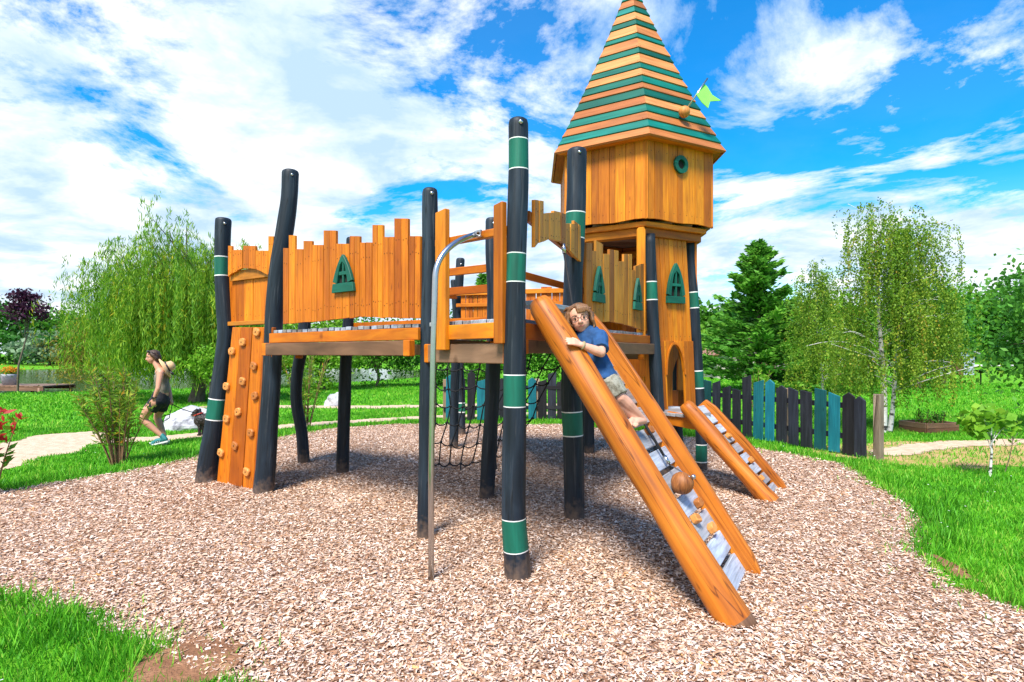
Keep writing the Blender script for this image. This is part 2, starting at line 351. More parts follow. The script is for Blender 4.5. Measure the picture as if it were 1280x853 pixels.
# paths
sand = noisemat('sandy_path', [(.3, (.42, .29, .19)), (.5, (.55, .40, .28)), (.7, (.66, .51, .38))], 9, bump=.6)
soil = noisemat('bare_soil', [(.3, (.16, .075, .04)), (.55, (.28, .14, .075)), (.75, (.40, .23, .13))], 6, bump=.8)
PATH = [(-8.5, 10.1), (-7.4, 10.4), (-6.4, 10.9), (-5.4, 12.1), (-4.2, 13.2), (-2, 14.4), (2, 15.6)]
PATHW = [(-7.9, 2.5), (-7.75, 6.5), (-7.95, 9.3), (-8.35, 10.9)]
PW = lambda x: np.full(np.shape(x), .55)
PATH2 = [(-9.0, 17.2), (-8, 17.4), (-4, 17.2), (0, 18), (5, 17)]
PATH3 = [(6.0, 9.2), (7.2, 9.9), (9.0, 10.4), (12, 10.6), (18, 9.5)]
ww = lambda x, y: .08*wave(x, y, .4)
sheet('path', lambda x, y: (polydist(x, y, PATH, False) < PW(x)*.62+ww(x, y)) | (polydist(x, y, PATHW, False) < .86+1.5*ww(x, y)), -15, 3, 4, 17.5, .12, .010, sand)
sheet('path', lambda x, y: (polydist(x, y, PATH2, False) < .45+ww(x, y)), -16, 5, 16, 19, .12, .010, sand)
sheet('path', lambda x, y: polydist(x, y, PATH3, False) < .28+ww(x, y), 5.7, 18, 8.5, 11.2, .1, .014, sand)
patchy = noisemat('thin_grass_soil', [(.34, (.10, .28, .02)), (.46, (.34, .27, .08)), (.6, (.48, .30, .15)), (.75, (.18, .32, .03))], 2.2, bump=.6)
sheet('bare_ground', lambda x, y: (((x-8)/3.2)**2+((y-9.1)/1.35)**2 < 1+.5*wave(x, y, .5)), 4.5, 13, 7.3, 11, .12, .006, patchy)
sheet('bare_soil', lambda x, y: (((x+1.66)/.26)**2+((y-2.92)/.26)**2 < 1+.6*ww(x, y)*8), -2.6, -.9, 2.2, 3.7, .06, .018, soil)
sheet('bare_soil', lambda x, y: (polydist(x, y, [(3.3, 4.5), (3.22, 4.1)], False) < .06+.5*ww(x, y)), 2.8, 4.3, 2.5, 4.9, .06, .015, soil)
asph = noisemat('road', [(.3, (.5, .48, .45)), (.7, (.62, .6, .57))], 3)
sheet('road', lambda x, y: np.abs(y-68-.03*(x-40)) < 1.6, 24, 80, 62, 74, .8, .05, asph)
# pond
m, nn, b = nt_mat('pond_water'); b.inputs['Base Color'].default_value = (.09, .12, .035, 1); b.inputs['Roughness'].default_value = .08
tc = nd(nn, 'ShaderNodeTexCoord'); mp = nd(nn, 'ShaderNodeMapping'); mp.inputs['Scale'].default_value = (.6, 2.2, 1); nn.links.new(tc.outputs['Object'], mp.inputs[0])
nz = nd(nn, 'ShaderNodeTexNoise', Scale=1.0, Detail=4.0); nn.links.new(mp.outputs[0], nz.inputs['Vector']); bp = nd(nn, 'ShaderNodeBump', Strength=.12, Distance=.1)
nn.links.new(nz.outputs[0], bp.inputs['Height']); nn.links.new(bp.outputs[0], b.inputs['Normal'])
me = bpy.data.meshes.new('pond'); me.from_pydata([(-62, 20, -.13), (-3, 20, -.13), (-3, 75, -.13), (-62, 75, -.13)], [], [(0, 1, 2, 3)]); me.materials.append(m); link('pond', me)['kind'] = 'structure'
# grass blades
GR = leafmat('grass_blades', [(0, (.04, .19, .008)), (.4, (.085, .35, .014)), (.75, (.155, .50, .022)), (1, (.36, .52, .07))], trans=.3)
def notpath(x, y):
    return (polydist(x, y, PATHW, False) >.82+1.5*ww(x, y)) & (polydist(x, y, PATH, False) > PW(x)*.62+.02) & (polydist(x, y, PATH2, False) > .42) & (polydist(x, y, PATH3, False) > .25)
def blades(n, amax, r0, r1, hmin, hmax, wf, pw, mask, tint0=0):
    ang = RNG.uniform(-amax, amax, n); rr = r0+(r1-r0)*RNG.random(n)**pw; x = rr*np.sin(ang); y = rr*np.cos(ang)
    k = mask(x, y); x = x[k]; y = y[k]; rr = rr[k]; n = len(x)
    h = RNG.uniform(hmin, hmax, n)*(1+.35*wave(x, y, .3)); w = wf*(.004+.0012*rr)
    a = RNG.random(n)*6.283; b = RNG.random(n)*6.283; le = RNG.uniform(.1, .75, n)*h
    P = np.stack([x, y, height(x, y)-.004], -1); S = np.stack([np.cos(a)*w/2, np.sin(a)*w/2, 0*w], -1)
    T = P+np.stack([np.cos(b)*le, np.sin(b)*le, h], -1)
    return np.stack([P-S, P+S, T+S*.25, T-S*.25], 1), np.clip(RNG.random(n)*.75+.12+.45*(RNG.random(n) < .05)+.16*wave(x, y, .5)+.1*wave(x, y, 1.7)+tint0, 0, 1)
outm = lambda x, y: (~inpoly(x, y, MUL)) | (polydist(x, y, MUL) < .12*RNG.random(len(x))**2)
thin = lambda x, y: (((x-8)/3.2)**2+((y-9.1)/1.35)**2 < 1.0)
dirt = lambda x, y: (((x+1.66)/.24)**2+((y-2.92)/.24)**2 < 1) | (polydist(x, y, [(3.3, 4.5), (3.22, 4.1)], False) < .05)
gm = lambda x, y: outm(x, y) & notpath(x, y) & (pondf(x, y) > 1.02) & (~thin(x, y) | (RNG.random(len(x)) < .18)) & (~dirt(x, y) | (RNG.random(len(x)) < .06))
A1 = blades(640000, 1.12, 2.0, 16, .025, .065, 1.0, 1.1, gm); A2 = blades(180000, 1.0, 14, 40, .035, .08, 1.3, 1.0, gm)
A4 = blades(60000, .86, 2.0, 14, .02, .07, 1.2, 1.1, lambda x, y: inpoly(x, y, MUL) & (polydist(x, y, MUL) < .45*RNG.random(len(x))**2.2+.05) & (wave(x, y, .22) > .0), .1)
fr = lambda x, y: gm(x, y) & (polydist(x, y, MUL) < .35+.2*wave(x, y, .3))
A3 = blades(240000, 1.12, 2.0, 14, .045, .115, 1.1, 1.1, fr)
o = soup('grass', np.concatenate([A1[0], A2[0], A3[0], A4[0]]), np.concatenate([A1[1], A2[1], A3[1], A4[1]]), GR); tag(o, 'bright green mown grass round the wood chip area', 'grass', kind='stuff')
# daisies
n = 420; ang = RNG.uniform(-.86, .86, n); rr = 2+9*RNG.random(n); x = rr*np.sin(ang); y = rr*np.cos(ang); k = outm(x, y) & notpath(x, y) & (wave(x, y, .8) > .05); x = x[k]; y = y[k]; n = len(x)
P = np.stack([x, y, height(x, y)+RNG.uniform(.06, .1, n)], -1); a = RNG.random(n)*6.28
D = unit(np.stack([np.cos(a), np.sin(a), RNG.normal(size=n)*.3], -1)); S = unit(np.stack([-np.sin(a), np.cos(a), RNG.normal(size=n)*.3], -1)); r_ = .009
o = soup('daisies', np.stack([P-D*r_, P+S*r_, P+D*r_, P-S*r_], 1), RNG.random(n), leafmat('petals', [(0, (.75, .75, .7)), (1, (.85, .85, .82))], .2)); tag(o, 'tiny white daisies sprinkled through the grass', 'daisies', kind='stuff')
# ------------------------------------------------------------------ playground castle
castle = empty('playground_castle', (0, 6, 0), 'large orange wooden castle climbing frame on dark blue log posts with a spired tower', 'climbing frame')
def V2(x, y, z=0): return Vector((x, y, z))
def make_post(name, d, keys, bands=(), bolt=True, top_round=True, label=None, seg=16):
    # keys: (py, px, width_px) seen at distance d
    y0 = min(k[0] for k in keys); y1 = max(k[0] for k in keys); px = F/d
    ys = list(np.arange(y0, y1, 11.0))+[y1]
    for a, b in bands: ys += [a-.9, a+.4, b-.4, b+.9]
    ys = sorted(set(round(float(v), 2) for v in ys), reverse=True)     # from the ground up
    xs, ws = smooth_path(keys, ys)
    pts = [at(x, y, d) for x, y in zip(xs, ys)]; rad = [w/2/px for w in ws]
    pts = [pts[0]-V2(0, 0, .12)]+pts; rad = [rad[0]]+rad
    mats = []
    for i in range(len(pts)-1):
        ya = ys[max(i-1, 0)]; yb = ys[min(i, len(ys)-1)]; ym = (ya+yb)/2; m_ = 0
        for a, b in bands:
            if a-.95 < ym < b+.95: m_ = 1
            if abs(ym-(a-.25)) < .66 or abs(ym-(b+.25)) < .66: m_ = 2
        mats.append(m_)
    if top_round:
        t = pts[-1]; r = rad[-1]
        pts[-1] = t-V2(0, 0, .035)
        pts += [t-V2(0, 0, .012), t]; rad += [r*.93, r*.72]; mats += [0, 0]
    mb = MB(); mb.tube(pts, rad, seg, mats=mats, wob=.045); o = mb.build(name, ['post', 'band', 'white'], castle)
    if label: o['label'] = label
    if bolt:
        p = at(smooth_path(keys, [y0+8])[0][0], y0+8, d); r = keys[0][2]/2/px
        mb = MB(); dirn = (Vector((0, 0, p.z))-p).normalized(); dirn = (dirn+V2(.25, 0, 0)).normalized()
        mb.ball(p+dirn*r*.97, .017, sc=(1, 1, 1)); mb.build('bolt', ['steel'], o)
    return o
B4 = [(176, 213), (318, 353), (469, 508), (648, 687)]
make_post('post', 7.2, [(273, 279, 18.5), (310, 278, 18.5), (345, 278, 19), (385, 281, 20), (415, 283, 20.5), (450, 279, 20), (500, 272, 21), (560, 264, 24), (604, 257, 26)], [(322, 345), (499, 524)])
make_post('post', 6.6, [(213, 363, 20), (240, 362, 20), (280, 357, 21), (330, 349, 22), (390, 343, 22), (440, 341, 22), (500, 338, 23), (560, 334, 24), (617, 329, 25)])
make_post('post', 4.98, [(236, 537.5, 19.5), (330, 537, 20), (440, 535, 20), (560, 533, 20), (672, 531, 20)])
make_post('post', 4.1, [(149, 648, 24), (230, 648, 26), (300, 646, 25.5), (440, 643.5, 27), (540, 643, 29), (640, 642, 31), (723, 647, 34)], B4)
make_post('post', 5.57, [(186, 721.5, 23.5), (280, 719.5, 25), (340, 717, 24), (400, 715, 24), (480, 714, 25), (560, 716.5, 26), (649, 718, 26)], [(267, 298), (515, 544)])
make_post('post', 6.38, [(273, 615, 16.5), (300, 615, 17), (360, 617, 17), (440, 617, 18), (540, 613, 18.5), (624, 608, 19)])
make_post('post', 8.4, [(320, 382, 15), (405, 381, 15), (437, 377, 14.5), (470, 371, 14), (500, 370.5, 14), (540, 377, 14), (580, 380, 14.5)], bolt=False)
make_post('post', 7.75, [(297, 439, 12), (360, 438, 13), (437, 433, 14), (520, 430, 16), (591, 428, 16)])
make_post('post', 9.75, [(323, 575.5, 11), (420, 571, 11), (500, 568, 11), (560, 567, 11.5)])
make_post('post', 11.3, [(350, 567, 8), (420, 572, 9), (500, 577, 9), (545, 577.5, 9)], [(504, 515)], bolt=False)
make_post('post', 9.2, [(352, 735, 13), (460, 736, 13.5), (567, 736, 14)], bolt=False)
make_post('post', 7.37, [(293, 812, 13), (353, 813.8, 14.5), (375, 814.3, 15), (440, 818.5, 16), (500, 821.5, 16), (540, 824, 17), (600, 829, 17)], [(353, 375)], bolt=False, top_round=False)
make_post('post', 7.86, [(298, 862, 11), (372, 867, 12), (475, 873, 13), (530, 876, 13.5), (588, 877, 14)], [(366, 385), (464, 485), (556, 577)], bolt=False, top_round=False)
make_post('post', 7.85, [(300, 722, 12), (440, 722, 13), (590, 724, 13)], bolt=False, top_round=False)
make_post('post', 8.85, [(312, 846, 11), (440, 846, 11), (573, 848, 12)], bolt=False, top_round=False)
# plan points
p1, p2, p3, p4 = V2(-3.70, 7.2), V2(-2.80, 6.6), V2(-.735, 4.98), V2(.035, 4.1)
p5, p6, p7, p8 = V2(.60, 5.57), V2(-.21, 6.38), V2(-3.05, 8.4), V2(-2.2, 7.75)
p9, p10, p13 = V2(-.93, 9.75), V2(-1.05, 11.3), V2(1.23, 9.2)
TC = V2(1.72, 8.3)
def hexp(r, z, k, rot=-2): a = R(60*k+rot); return Vector((TC.x+r*math.sin(a), TC.y-r*math.cos(a), z))
DZ = 1.86
def deck(A, B_, C_, D, n, name='deck', z=DZ, th=.035, over=.015):      # boards run A->B ... D->C
    mb = MB()
    for i in range(n):
        a, b = i/n, (i+1)/n-.006
        q = [A.lerp(D, a), B_.lerp(C_, a), B_.lerp(C_, b), A.lerp(D, b)]
        e = (q[1]-q[0]).normalized()*(over+random.uniform(-.01, .01)); q[0] = q[0]-e; q[3] = q[3]-e; q[1] = q[1]+e; q[2] = q[2]+e
        dz = random.uniform(-.003, .003); X = (q[1]-q[0]).normalized(); Y = UP.cross(X); O = q[0].copy(); O.z = z+dz
        mb.prism([((v-q[0]).dot(X), (v-q[0]).dot(Y)) for v in q], O, X, Y, UP, -th, 0, 0, None, 'u')
    return mb.build(name, ['grey'], castle, bevel=.004)
deck(p1.lerp(p7, .09), p7, p8, p2.lerp(p8, .09), 12)
deck(p2.lerp(p3, .02), p8.lerp(p6, .02), p8.lerp(p6, .97), p2.lerp(p3, .97), 26)
deck(p3, p6, p5, p4+V2(-.02, .1), 11, z=DZ+.002)
V5, V0, V1, V2h, V3, V4 = [hexp(.95, 0, k) for k in (-1, 0, 1, 2, 3, 4)]
deck(p5+V2(.1, .15), p5+V2(-.55, .6), V5+V2(-.35, .15), V0+V2(-.04, -.06), 16, z=DZ-.003)
deck(p6+V2(.12, .22), p5+V2(-.62, .75), p13+V2(-.05, -.2), p9, 24, z=DZ-.006)
mb = MB()
for i in range(12):
    y0 = -.80+1.6*i/12; y1 = y0+.13; hw = min(.70, (.82-max(abs(y0), abs(y1)))*1.7+.02)
    if hw > .06: mb.box(TC+V2(0, (y0+y1)/2, DZ-.021), V2(1, 0), V2(0, 1), UP, 2*hw, .128, .035)
mb.build('deck', ['grey'], castle)
def beam(p, q, z, w=.06, h=.13, mat='beam', name='beam', end=True, ext=.1, ext0=None):
    d = (q-p).normalized(); a = p-d*(ext if ext0 is None else ext0)+UP*z; b = q+d*ext+UP*z; mb = MB(); mb.bar(a, b, w, h)
    if end:
        for s, e in ((-1, a), (1, b)): mb.box(e-d*s*.035, d, UP.cross(d), UP, .08, w+.010, h+.008, 1, .6)
    return mb.build(name, [mat, 'orange'], castle, bevel=.006)
def off(p, q, o):                      # shift the line p-q sideways (towards the camera side for o > 0)
    d = (q-p).normalized(); nrm = V2(d.y, -d.x)*o; return p+nrm, q+nrm
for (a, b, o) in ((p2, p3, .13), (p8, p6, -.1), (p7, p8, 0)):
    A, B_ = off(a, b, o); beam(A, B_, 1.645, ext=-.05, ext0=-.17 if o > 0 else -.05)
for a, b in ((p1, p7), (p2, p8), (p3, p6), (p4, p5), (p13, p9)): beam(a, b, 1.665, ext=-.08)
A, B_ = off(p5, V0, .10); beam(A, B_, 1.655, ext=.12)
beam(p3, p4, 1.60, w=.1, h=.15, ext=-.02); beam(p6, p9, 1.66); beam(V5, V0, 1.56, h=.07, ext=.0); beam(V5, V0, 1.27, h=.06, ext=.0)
def fascia(p, q, z0, z1, o=.09, mat='orange'):
    A, B_ = off(p, q, o); mb = MB(); mb.bar(A+UP*(z0+z1)/2, B_+UP*(z0+z1)/2, .035, z1-z0); return mb.build('fascia', [mat], castle, bevel=.004)
fascia(p2+(p3-p2)*.085, p3, 1.715, 1.82); A, B_ = V2(-.5, 4.72), p4; fascia(A, B_+V2(-.08, .08), 1.71, 1.825, .06); fascia(p5, V0, 1.725, 1.822, .06)
fascia(p4, p5, 1.70, 1.82, .03)
# short joist ends hanging below the deck
for px, d in ((374, 7.6), (585, 8.6), (598, 8.4)):
    mb = MB(); q = at(px, 441, d); mb.box(q, UP, V2(1, 0), V2(0, 1), .15, .07, .1); mb.build('joist', ['orange'], castle, bevel=.005)
# ---- plank walls
def nails(mb, O, U, N, u, z, mi):
    mb.box(O+U*u+UP*z+N*.0015, UP, U, N, .009, .009, .003, mi)
def plank_wall(A, B_, prof, zb, mat, o=.0, th=.028, pw=8.6, name='parapet', label=None, nail=True, slope=0):
    # prof: (px0, px1, ytop[, ytop2]); zb: [(px, ypx)] bottom line ; A-B plan line ; outward side faces the camera
    A, B_ = off(A, B_, o); U = (B_-A).normalized(); N = V2(U.y, -U.x)
    mb = MB(); bx = [k[0] for k in zb]; by = [k[1] for k in zb]
    def uz(px, py): q = plan(px, A, B_); return (q-A).dot(U), CAMH+(HZ-py)/F*q.y
    for seg in prof:
        a, b, y0 = seg[:3]; y1 = seg[3] if len(seg) > 3 else y0
        n = max(1, round((b-a)/pw)); cuts = [a+(b-a)*(i+random.uniform(-.12, .12)*(0 < i < n))/n for i in range(n+1)]
        for i in range(n):
            c0, c1 = cuts[i], cuts[i+1]; f0 = (c0-a)/(b-a); f1 = (c1-a)/(b-a)
            u0, zt0 = uz(c0, y0+(y1-y0)*f0); u1, zt1 = uz(c1, y0+(y1-y0)*f1)
            zb0 = uz(c0, np.interp(c0, bx, by))[1]+random.uniform(-.006, .006); zb1 = uz(c1, np.interp(c1, bx, by))[1]+random.uniform(-.006, .006)
            g = .004; lean = random.uniform(-.012, .022); d0 = random.uniform(0, .006)
            mb.prism([(u0+g, zb0), (u1-g, zb1), (u1-g+lean*.4, zt1), (u0+g+lean*.4, zt0)], A, U, UP, N, d0, th+d0, 0)
            if nail:
                for fz in (.16, .80):
                    for fu in ((.3, .7) if u1-u0 > .07 else (.5,)):
                        nails(mb, A+N*(th+d0), U, N, u0+(u1-u0)*fu, zb0+(min(zt0, zt1)-zb0)*fz+random.uniform(-.012, .012), 1)
    w_ = mb.build(name, [mat, 'nail'], castle, bevel=.004)
    if label: w_['label'] = label
    return w_, A, U, N
def arch_frame(parent, O, U, N, w, h, name='window', t=.035, fr=.40, pw_=1.55, btf=.24, cross=True, dark=True, mat='green'):
    # gothic window frame: O = bottom centre on the wall face
    hwid = lambda v: w/2*(1-(v/h)**pw_)**.85 if v < h else 0
    vsn = [h*i/14 for i in range(15)]; vs2 = [v for v in vsn]
    bt = btf*h; wi = lambda v: hwid(v)*(1-fr)-.012 ; mb = MB()
    vt = [v for v in vsn if wi(v) > .004 and v <= h*.86]
    outer = [(hwid(v), v) for v in vsn]; inner = [(wi(v), max(v, bt)) for v in vt]; top = (0.0, h*.80)
    for s in (1, -1):
        poly = [(s*x, y) for x, y in outer if y >= bt]+[(0, top[1])]+[(s*x, y) for x, y in inner[::-1] if y < top[1]-.01 and y >= bt]
        mb.prism(poly, O, U, UP, N, 0, t, 0)
    mb.prism([(-hwid(0), 0), (hwid(0), 0), (hwid(bt), bt), (-hwid(bt), bt)], O, U, UP, N, 0, t-.002, 0, None, 'u')
    if cross:
        ym = bt+(h-bt)*.34; mb.prism([(-wi(ym), ym-.018), (wi(ym), ym-.018), (wi(ym), ym+.018), (-wi(ym), ym+.018)], O, U, UP, N, 0, t-.006, 0, None, 'u')
        mb.prism([(-.012, bt), (.012, bt), (.012, top[1]), (-.012, top[1])], O, U, UP, N, 0, t-.009, 0)
    o = mb.build(name, [mat], parent, bevel=.004)
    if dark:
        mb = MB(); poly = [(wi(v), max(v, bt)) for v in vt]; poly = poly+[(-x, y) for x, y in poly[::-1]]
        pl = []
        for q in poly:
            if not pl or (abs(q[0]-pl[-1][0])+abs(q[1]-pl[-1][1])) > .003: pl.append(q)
        mb.prism(pl, O, U, UP, N, 0, .004, 0); mb.build('shade_plate', ['dark'], o)  # dark plate on uncut planks, a window hole's shade painted as colour
    return o
prof = [(357, 364, 311), (364, 372, 295), (372, 382, 312), (382, 393, 302), (393, 407, 307), (407, 423, 289), (423, 440, 305.5), (440, 453, 296), (453, 468, 304), (468, 481.5, 282), (481.5, 496, 297), (496, 514, 274), (514, 529, 296)]
w_, A, U, N = plank_wall(p2, p3, prof, [(357, 405), (400, 402), (440, 398), (457, 396), (490, 398), (529, 398)], 'orange', .03)
q = plan(435, A, A+U*3); s_ = q.y/F
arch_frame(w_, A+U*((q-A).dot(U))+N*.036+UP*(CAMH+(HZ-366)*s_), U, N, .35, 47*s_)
# inner boards seen through the gap under the panel
mb = MB(); A, B_ = off(p8, p6, -.05); mb.bar(A+UP*1.95, B_+UP*1.95, .03, .12); mb.bar(A+UP*2.33, B_+UP*2.33, .035, .09); mb.build('back_rail', ['orange'], castle, bevel=.004)
# left portal above the climbing wall
w_, A, U, N = plank_wall(p1, p2, [(288, 293, 308), (293, 299, 313), (299, 306, 313), (306, 322, 308), (322, 338, 314), (338, 345, 296)], [(288, 346), (296, 340), (310, 335), (325, 338), (345, 347)], 'orange', -.04, pw=7.5, name='portal_board')
mb = MB(); a_, b_ = plan(287, A, A+U), plan(346, A, A+U); mb.bar(a_+UP*2.55-N*.015, b_+UP*2.55-N*.015, .02, .12); mb.build('portal_board', ['pale'], castle)
w_, A, U, N = plank_wall(p1, p2, [(288, 352, 338)], [(288, 406), (352, 406)], 'orange', -.11, pw=11, name='portal_door')
mb = MB(); a_, b_ = plan(288, A, A+U), plan(350, A, A+U); mb.bar(a_+UP*1.965+N*.05, b_+UP*1.965+N*.05, .05, .05); mb.build('sill_board', ['pale'], castle, bevel=.004)
# climbing wall, leaning sideways
cw = MB(); A, B_ = off(p1, p2, -.01); U = (B_-A).normalized(); N = V2(U.y, -U.x)
def uz(px, py): q = plan(px, A, B_); return ((q-A).dot(U), CAMH+(HZ-py)/F*q.y)
tops = [294, 305.5, 319.5, 334, 346]; bots = [274.5, 289.5, 306.5, 319.5, 334]
for i in range(4):
    a, b, c, d = uz(bots[i]+.3, 603+i*5), uz(bots[i+1]-.3, 606+i*5), uz(tops[i+1]-.3, 409.5), uz(tops[i]+.3, 409.5)
    cw.prism([a, b, c, d], A, U, UP, N, 0, .04+.004*(i % 2), 0)
cwo = cw.build('climbing_wall', ['orange'], castle, bevel=.005)
for zx, zy in ((232, 175), (280, 135), (343, 90), (330, 240), (208, 330), (280, 308), (334, 372), (260, 443), (208, 473), (316, 535), (246, 592), (183, 623), (298, 707)):
    px, py = 230+zx/3.555, 390+zy/3.555; u, z = uz(px, py); mb = MB(); a = random.uniform(-.4, .4)
    X = (U*math.cos(a)+UP*math.sin(a)); Y = N.cross(X)
    mb.prism([(-.055, -.028), (-.035, -.045), (.03, -.048), (.055, -.03), (.056, .025), (.03, .046), (-.03, .044), (-.054, .03)], A+U*u+UP*z+N*.04, X, Y, N, 0, .034, 0, None, 'u')
    mb.ball(A+U*u+UP*z+N*.073, .009, 1); mb.build('climbing_hold', ['block', 'nail'], cwo, bevel=.008)
# entrance frame beside the sliding pole
A, B_ = off(p3, p4, .06); U = (B_-A).normalized(); N = V2(U.y, -U.x)
def stick(px0, px1, y0, y1, mat='amber', name='frame_post', o=0, th=.05):
    u0, zt = uz((px0+px1)/2, y0); u0 = uz(px0, 400)[0]; u1 = uz(px1, 400)[0]; _, zb = uz((px0+px1)/2, y1)
    mb = MB(); mb.prism([(u0, zb), (u1, zb), (u1, zt+.012), (u0, zt)], A, U, UP, N, o, o+th, 0); return mb.build(name, [mat], castle, bevel=.006)
stick(550, 562.5, 265.5, 438); stick(623, 634, 256.5, 430)
a, b = uz(543, 306), uz(634, 289); mb = MB(); mb.prism([(a[0], a[1]-.02), (b[0], b[1]-.02), (b[0], b[1]+.04), (a[0], a[1]+.04)], A, U, UP, N, -.055, -.003, 0, None, 'u'); mb.build('top_rail', ['orange'], castle, bevel=.005)
a, b = uz(558, 369), uz(582, 369)
# sliding pole
pole = MB(); d0 = 4.06
g0 = V2((539-640)/F*d0, d0); tp = A+U*uz(598, 294)[0]+UP*uz(598, 294)[1]+N*.03
path = [g0-UP*.1, g0+UP*.8, V2((541.5-640)/F*d0, d0, 1.6), V2((544-640)/F*d0, d0, CAMH+(HZ-350)/F*d0)]
c0 = path[-1]; c1 = c0+UP*.24
for i in range(1, 15):
    t = i/14; path.append(c0*(1-t)**2+c1*2*t*(1-t)+tp*t*t)
pole.tube(path, .021, 14); po = pole.build('sliding_pole', ['steel'], castle)
mb = MB(); mb.box(tp+U*.035+N*.0, U, UP, N, .075, .05, .02); mb.ball(tp+U*.05+N*.012, .012, 1); mb.build('bracket', ['steel', 'nail'], po, bevel=.003)
# arched valance over the big ramp
A, B_ = off(p4, p5, -.02); U = (B_-A).normalized(); N = V2(U.y, -U.x)
w_, A, U, N = plank_wall(p4, p5, [(664, 674.5, 250, 252), (674.5, 688.5, 267, 266), (688.5, 697, 264, 266), (697, 703, 266, 268), (703, 714, 280), (714, 725, 276, 285)], [(664, 309), (670, 304), (680, 300), (692, 300), (700, 304), (708, 314), (718, 324), (725, 330)], 'pale', .05, pw=6.6, name='arched_valance')
mb = MB(); mb.bar(p4+V2(.08, .1, 2.60), p5+V2(-.02, -.1, 2.55), .03, .08); mb.build('valance_rail', ['orange'], castle)
# right parapet between entrance and tower
Pa, Pb = V2(.70, 5.72), V2(1.64, 7.28)
w_, A, U, N = plank_wall(Pa, Pb, [(729, 737, 304), (737, 742, 314), (742, 751, 301, 306), (751, 758.5, 318), (758.5, 770, 312, 314), (770, 777, 327), (777, 787, 318), (787, 791, 338), (791, 797.5, 333, 331), (797.5, 807, 330)], [(729, 404), (760, 402.5), (775, 405), (807, 415)], 'pale', .0, pw=6.6)
for px, yb, yt in ((743, 378.5, 333), (792, 388, 348)):
    q = plan(px, A, A+U*3); s_ = q.y/F
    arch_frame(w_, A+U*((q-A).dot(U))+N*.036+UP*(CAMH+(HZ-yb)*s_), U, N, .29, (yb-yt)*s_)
# ---- back rails and back parapet
def rail(p, q, w=.04, h=.09, mat='orange', name='rail'): mb = MB(); mb.bar(p, q, w, h); return mb.build(name, [mat], castle, bevel=.005)
rail(p6+V2(.0, .1, 2.57), p13+V2(0, -.1, 2.56)); rail(p6+V2(-.05, .1, 2.56), p8+V2(.05, 0, 2.55))
rail(p6+V2(.32, .95, 2.56), p6+V2(.32, .95, 1.86), .05, .05, name='baluster')
A, B_ = p9+V2(0, -.08), p13+V2(-.05, -.1)
plank_wall(A, B_, [(577, 583, 368), (583, 592, 361), (592, 604, 366), (604, 612, 358), (612, 640, 366), (640, 676, 366), (676, 690, 359), (690, 700, 361), (700, 735, 366)], [(577, 420), (735, 420)], 'orange', 0, pw=6, name='back_parapet')
rail(p9+V2(0, -.14, 2.60), p13+V2(-.05, -.16, 2.60), .03, .075, 'amber'); rail(p9+V2(0, -.14, 2.40), p13+V2(-.05, -.16, 2.40), .03, .06, 'amber')
rail(p8+V2(.05, .0, 2.42), p9+V2(0, -.1, 2.55), .035, .08)
# ---- tower
ch = MB(); RC = 1.13
zlo, zhi = 3.29, 4.30
for k in range(6):
    a, b = hexp(RC, 0, k), hexp(RC, 0, k+1); U = (b-a); L_ = U.length; U.normalize(); N = V2(U.y, -U.x)
    cuts = [0]
    while cuts[-1] < L_-.16: cuts.append(cuts[-1]+random.uniform(.075, .15))
    cuts.append(L_)
    for c0, c1 in zip(cuts, cuts[1:]):
        jag = lambda u: .012*math.sin(u*9+k)-.018*abs(u-L_/2)
        d0 = random.uniform(0, .007); m0, m1 = c0+.002, c1-.002
        lo0, lo1 = zlo+jag(c0), zlo+jag(c1)
        e0 = -.0 if c0 > 0 else -.015; e1 = 0 if c1 < L_ else .015
        ch.prism([(m0+e0, lo0), (m1+e1, lo1), (m1+e1, zhi), (m0+e0, zhi)], a, U, UP, N, d0-.028, d0, 0)
        for z in (zlo+.1, zhi-.16):
            nails(ch, a+N*d0, U, N, (c0+c1)/2+random.uniform(-.02, .02), z, 1)
cho = ch.build('tower_chamber', ['amber', 'nail'], castle, bevel=.004)
cho['label'] = 'hexagonal plank chamber under the spire'
def hexring(r0, r1, z0, z1, name, mat, bev=.006):
    mb = MB()
    for k in range(6):
        a, b, c, d = hexp(r1, 0, k), hexp(r1, 0, k+1), hexp(r0, 0, k+1), hexp(r0, 0, k)
        U = (b-a).normalized(); V = V2(-U.y, U.x)
        mb.prism([((v-a).dot(U), (v-a).dot(V)) for v in (a, b, c, d)], a, U, V, UP, z0, z1, 0, None, 'u')
    return mb.build(name, [mat], castle, bevel=bev)
mb = MB()
for i in range(12):
    y0 = -1.08+2.16*i/12; y1 = y0+.178; hw = min(.95, (1.10-max(abs(y0), abs(y1)))*1.72)
    if hw > .05: mb.box(TC+V2(0, (y0+y1)/2, 3.285), V2(1, 0), V2(0, 1), UP, 2*hw, .175, .025)
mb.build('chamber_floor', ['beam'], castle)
hexring(.86, 1.055, 3.205, 3.27, 'ring_beam', 'orange'); hexring(.82, .985, 3.10, 3.203, 'ring_beam', 'amber')
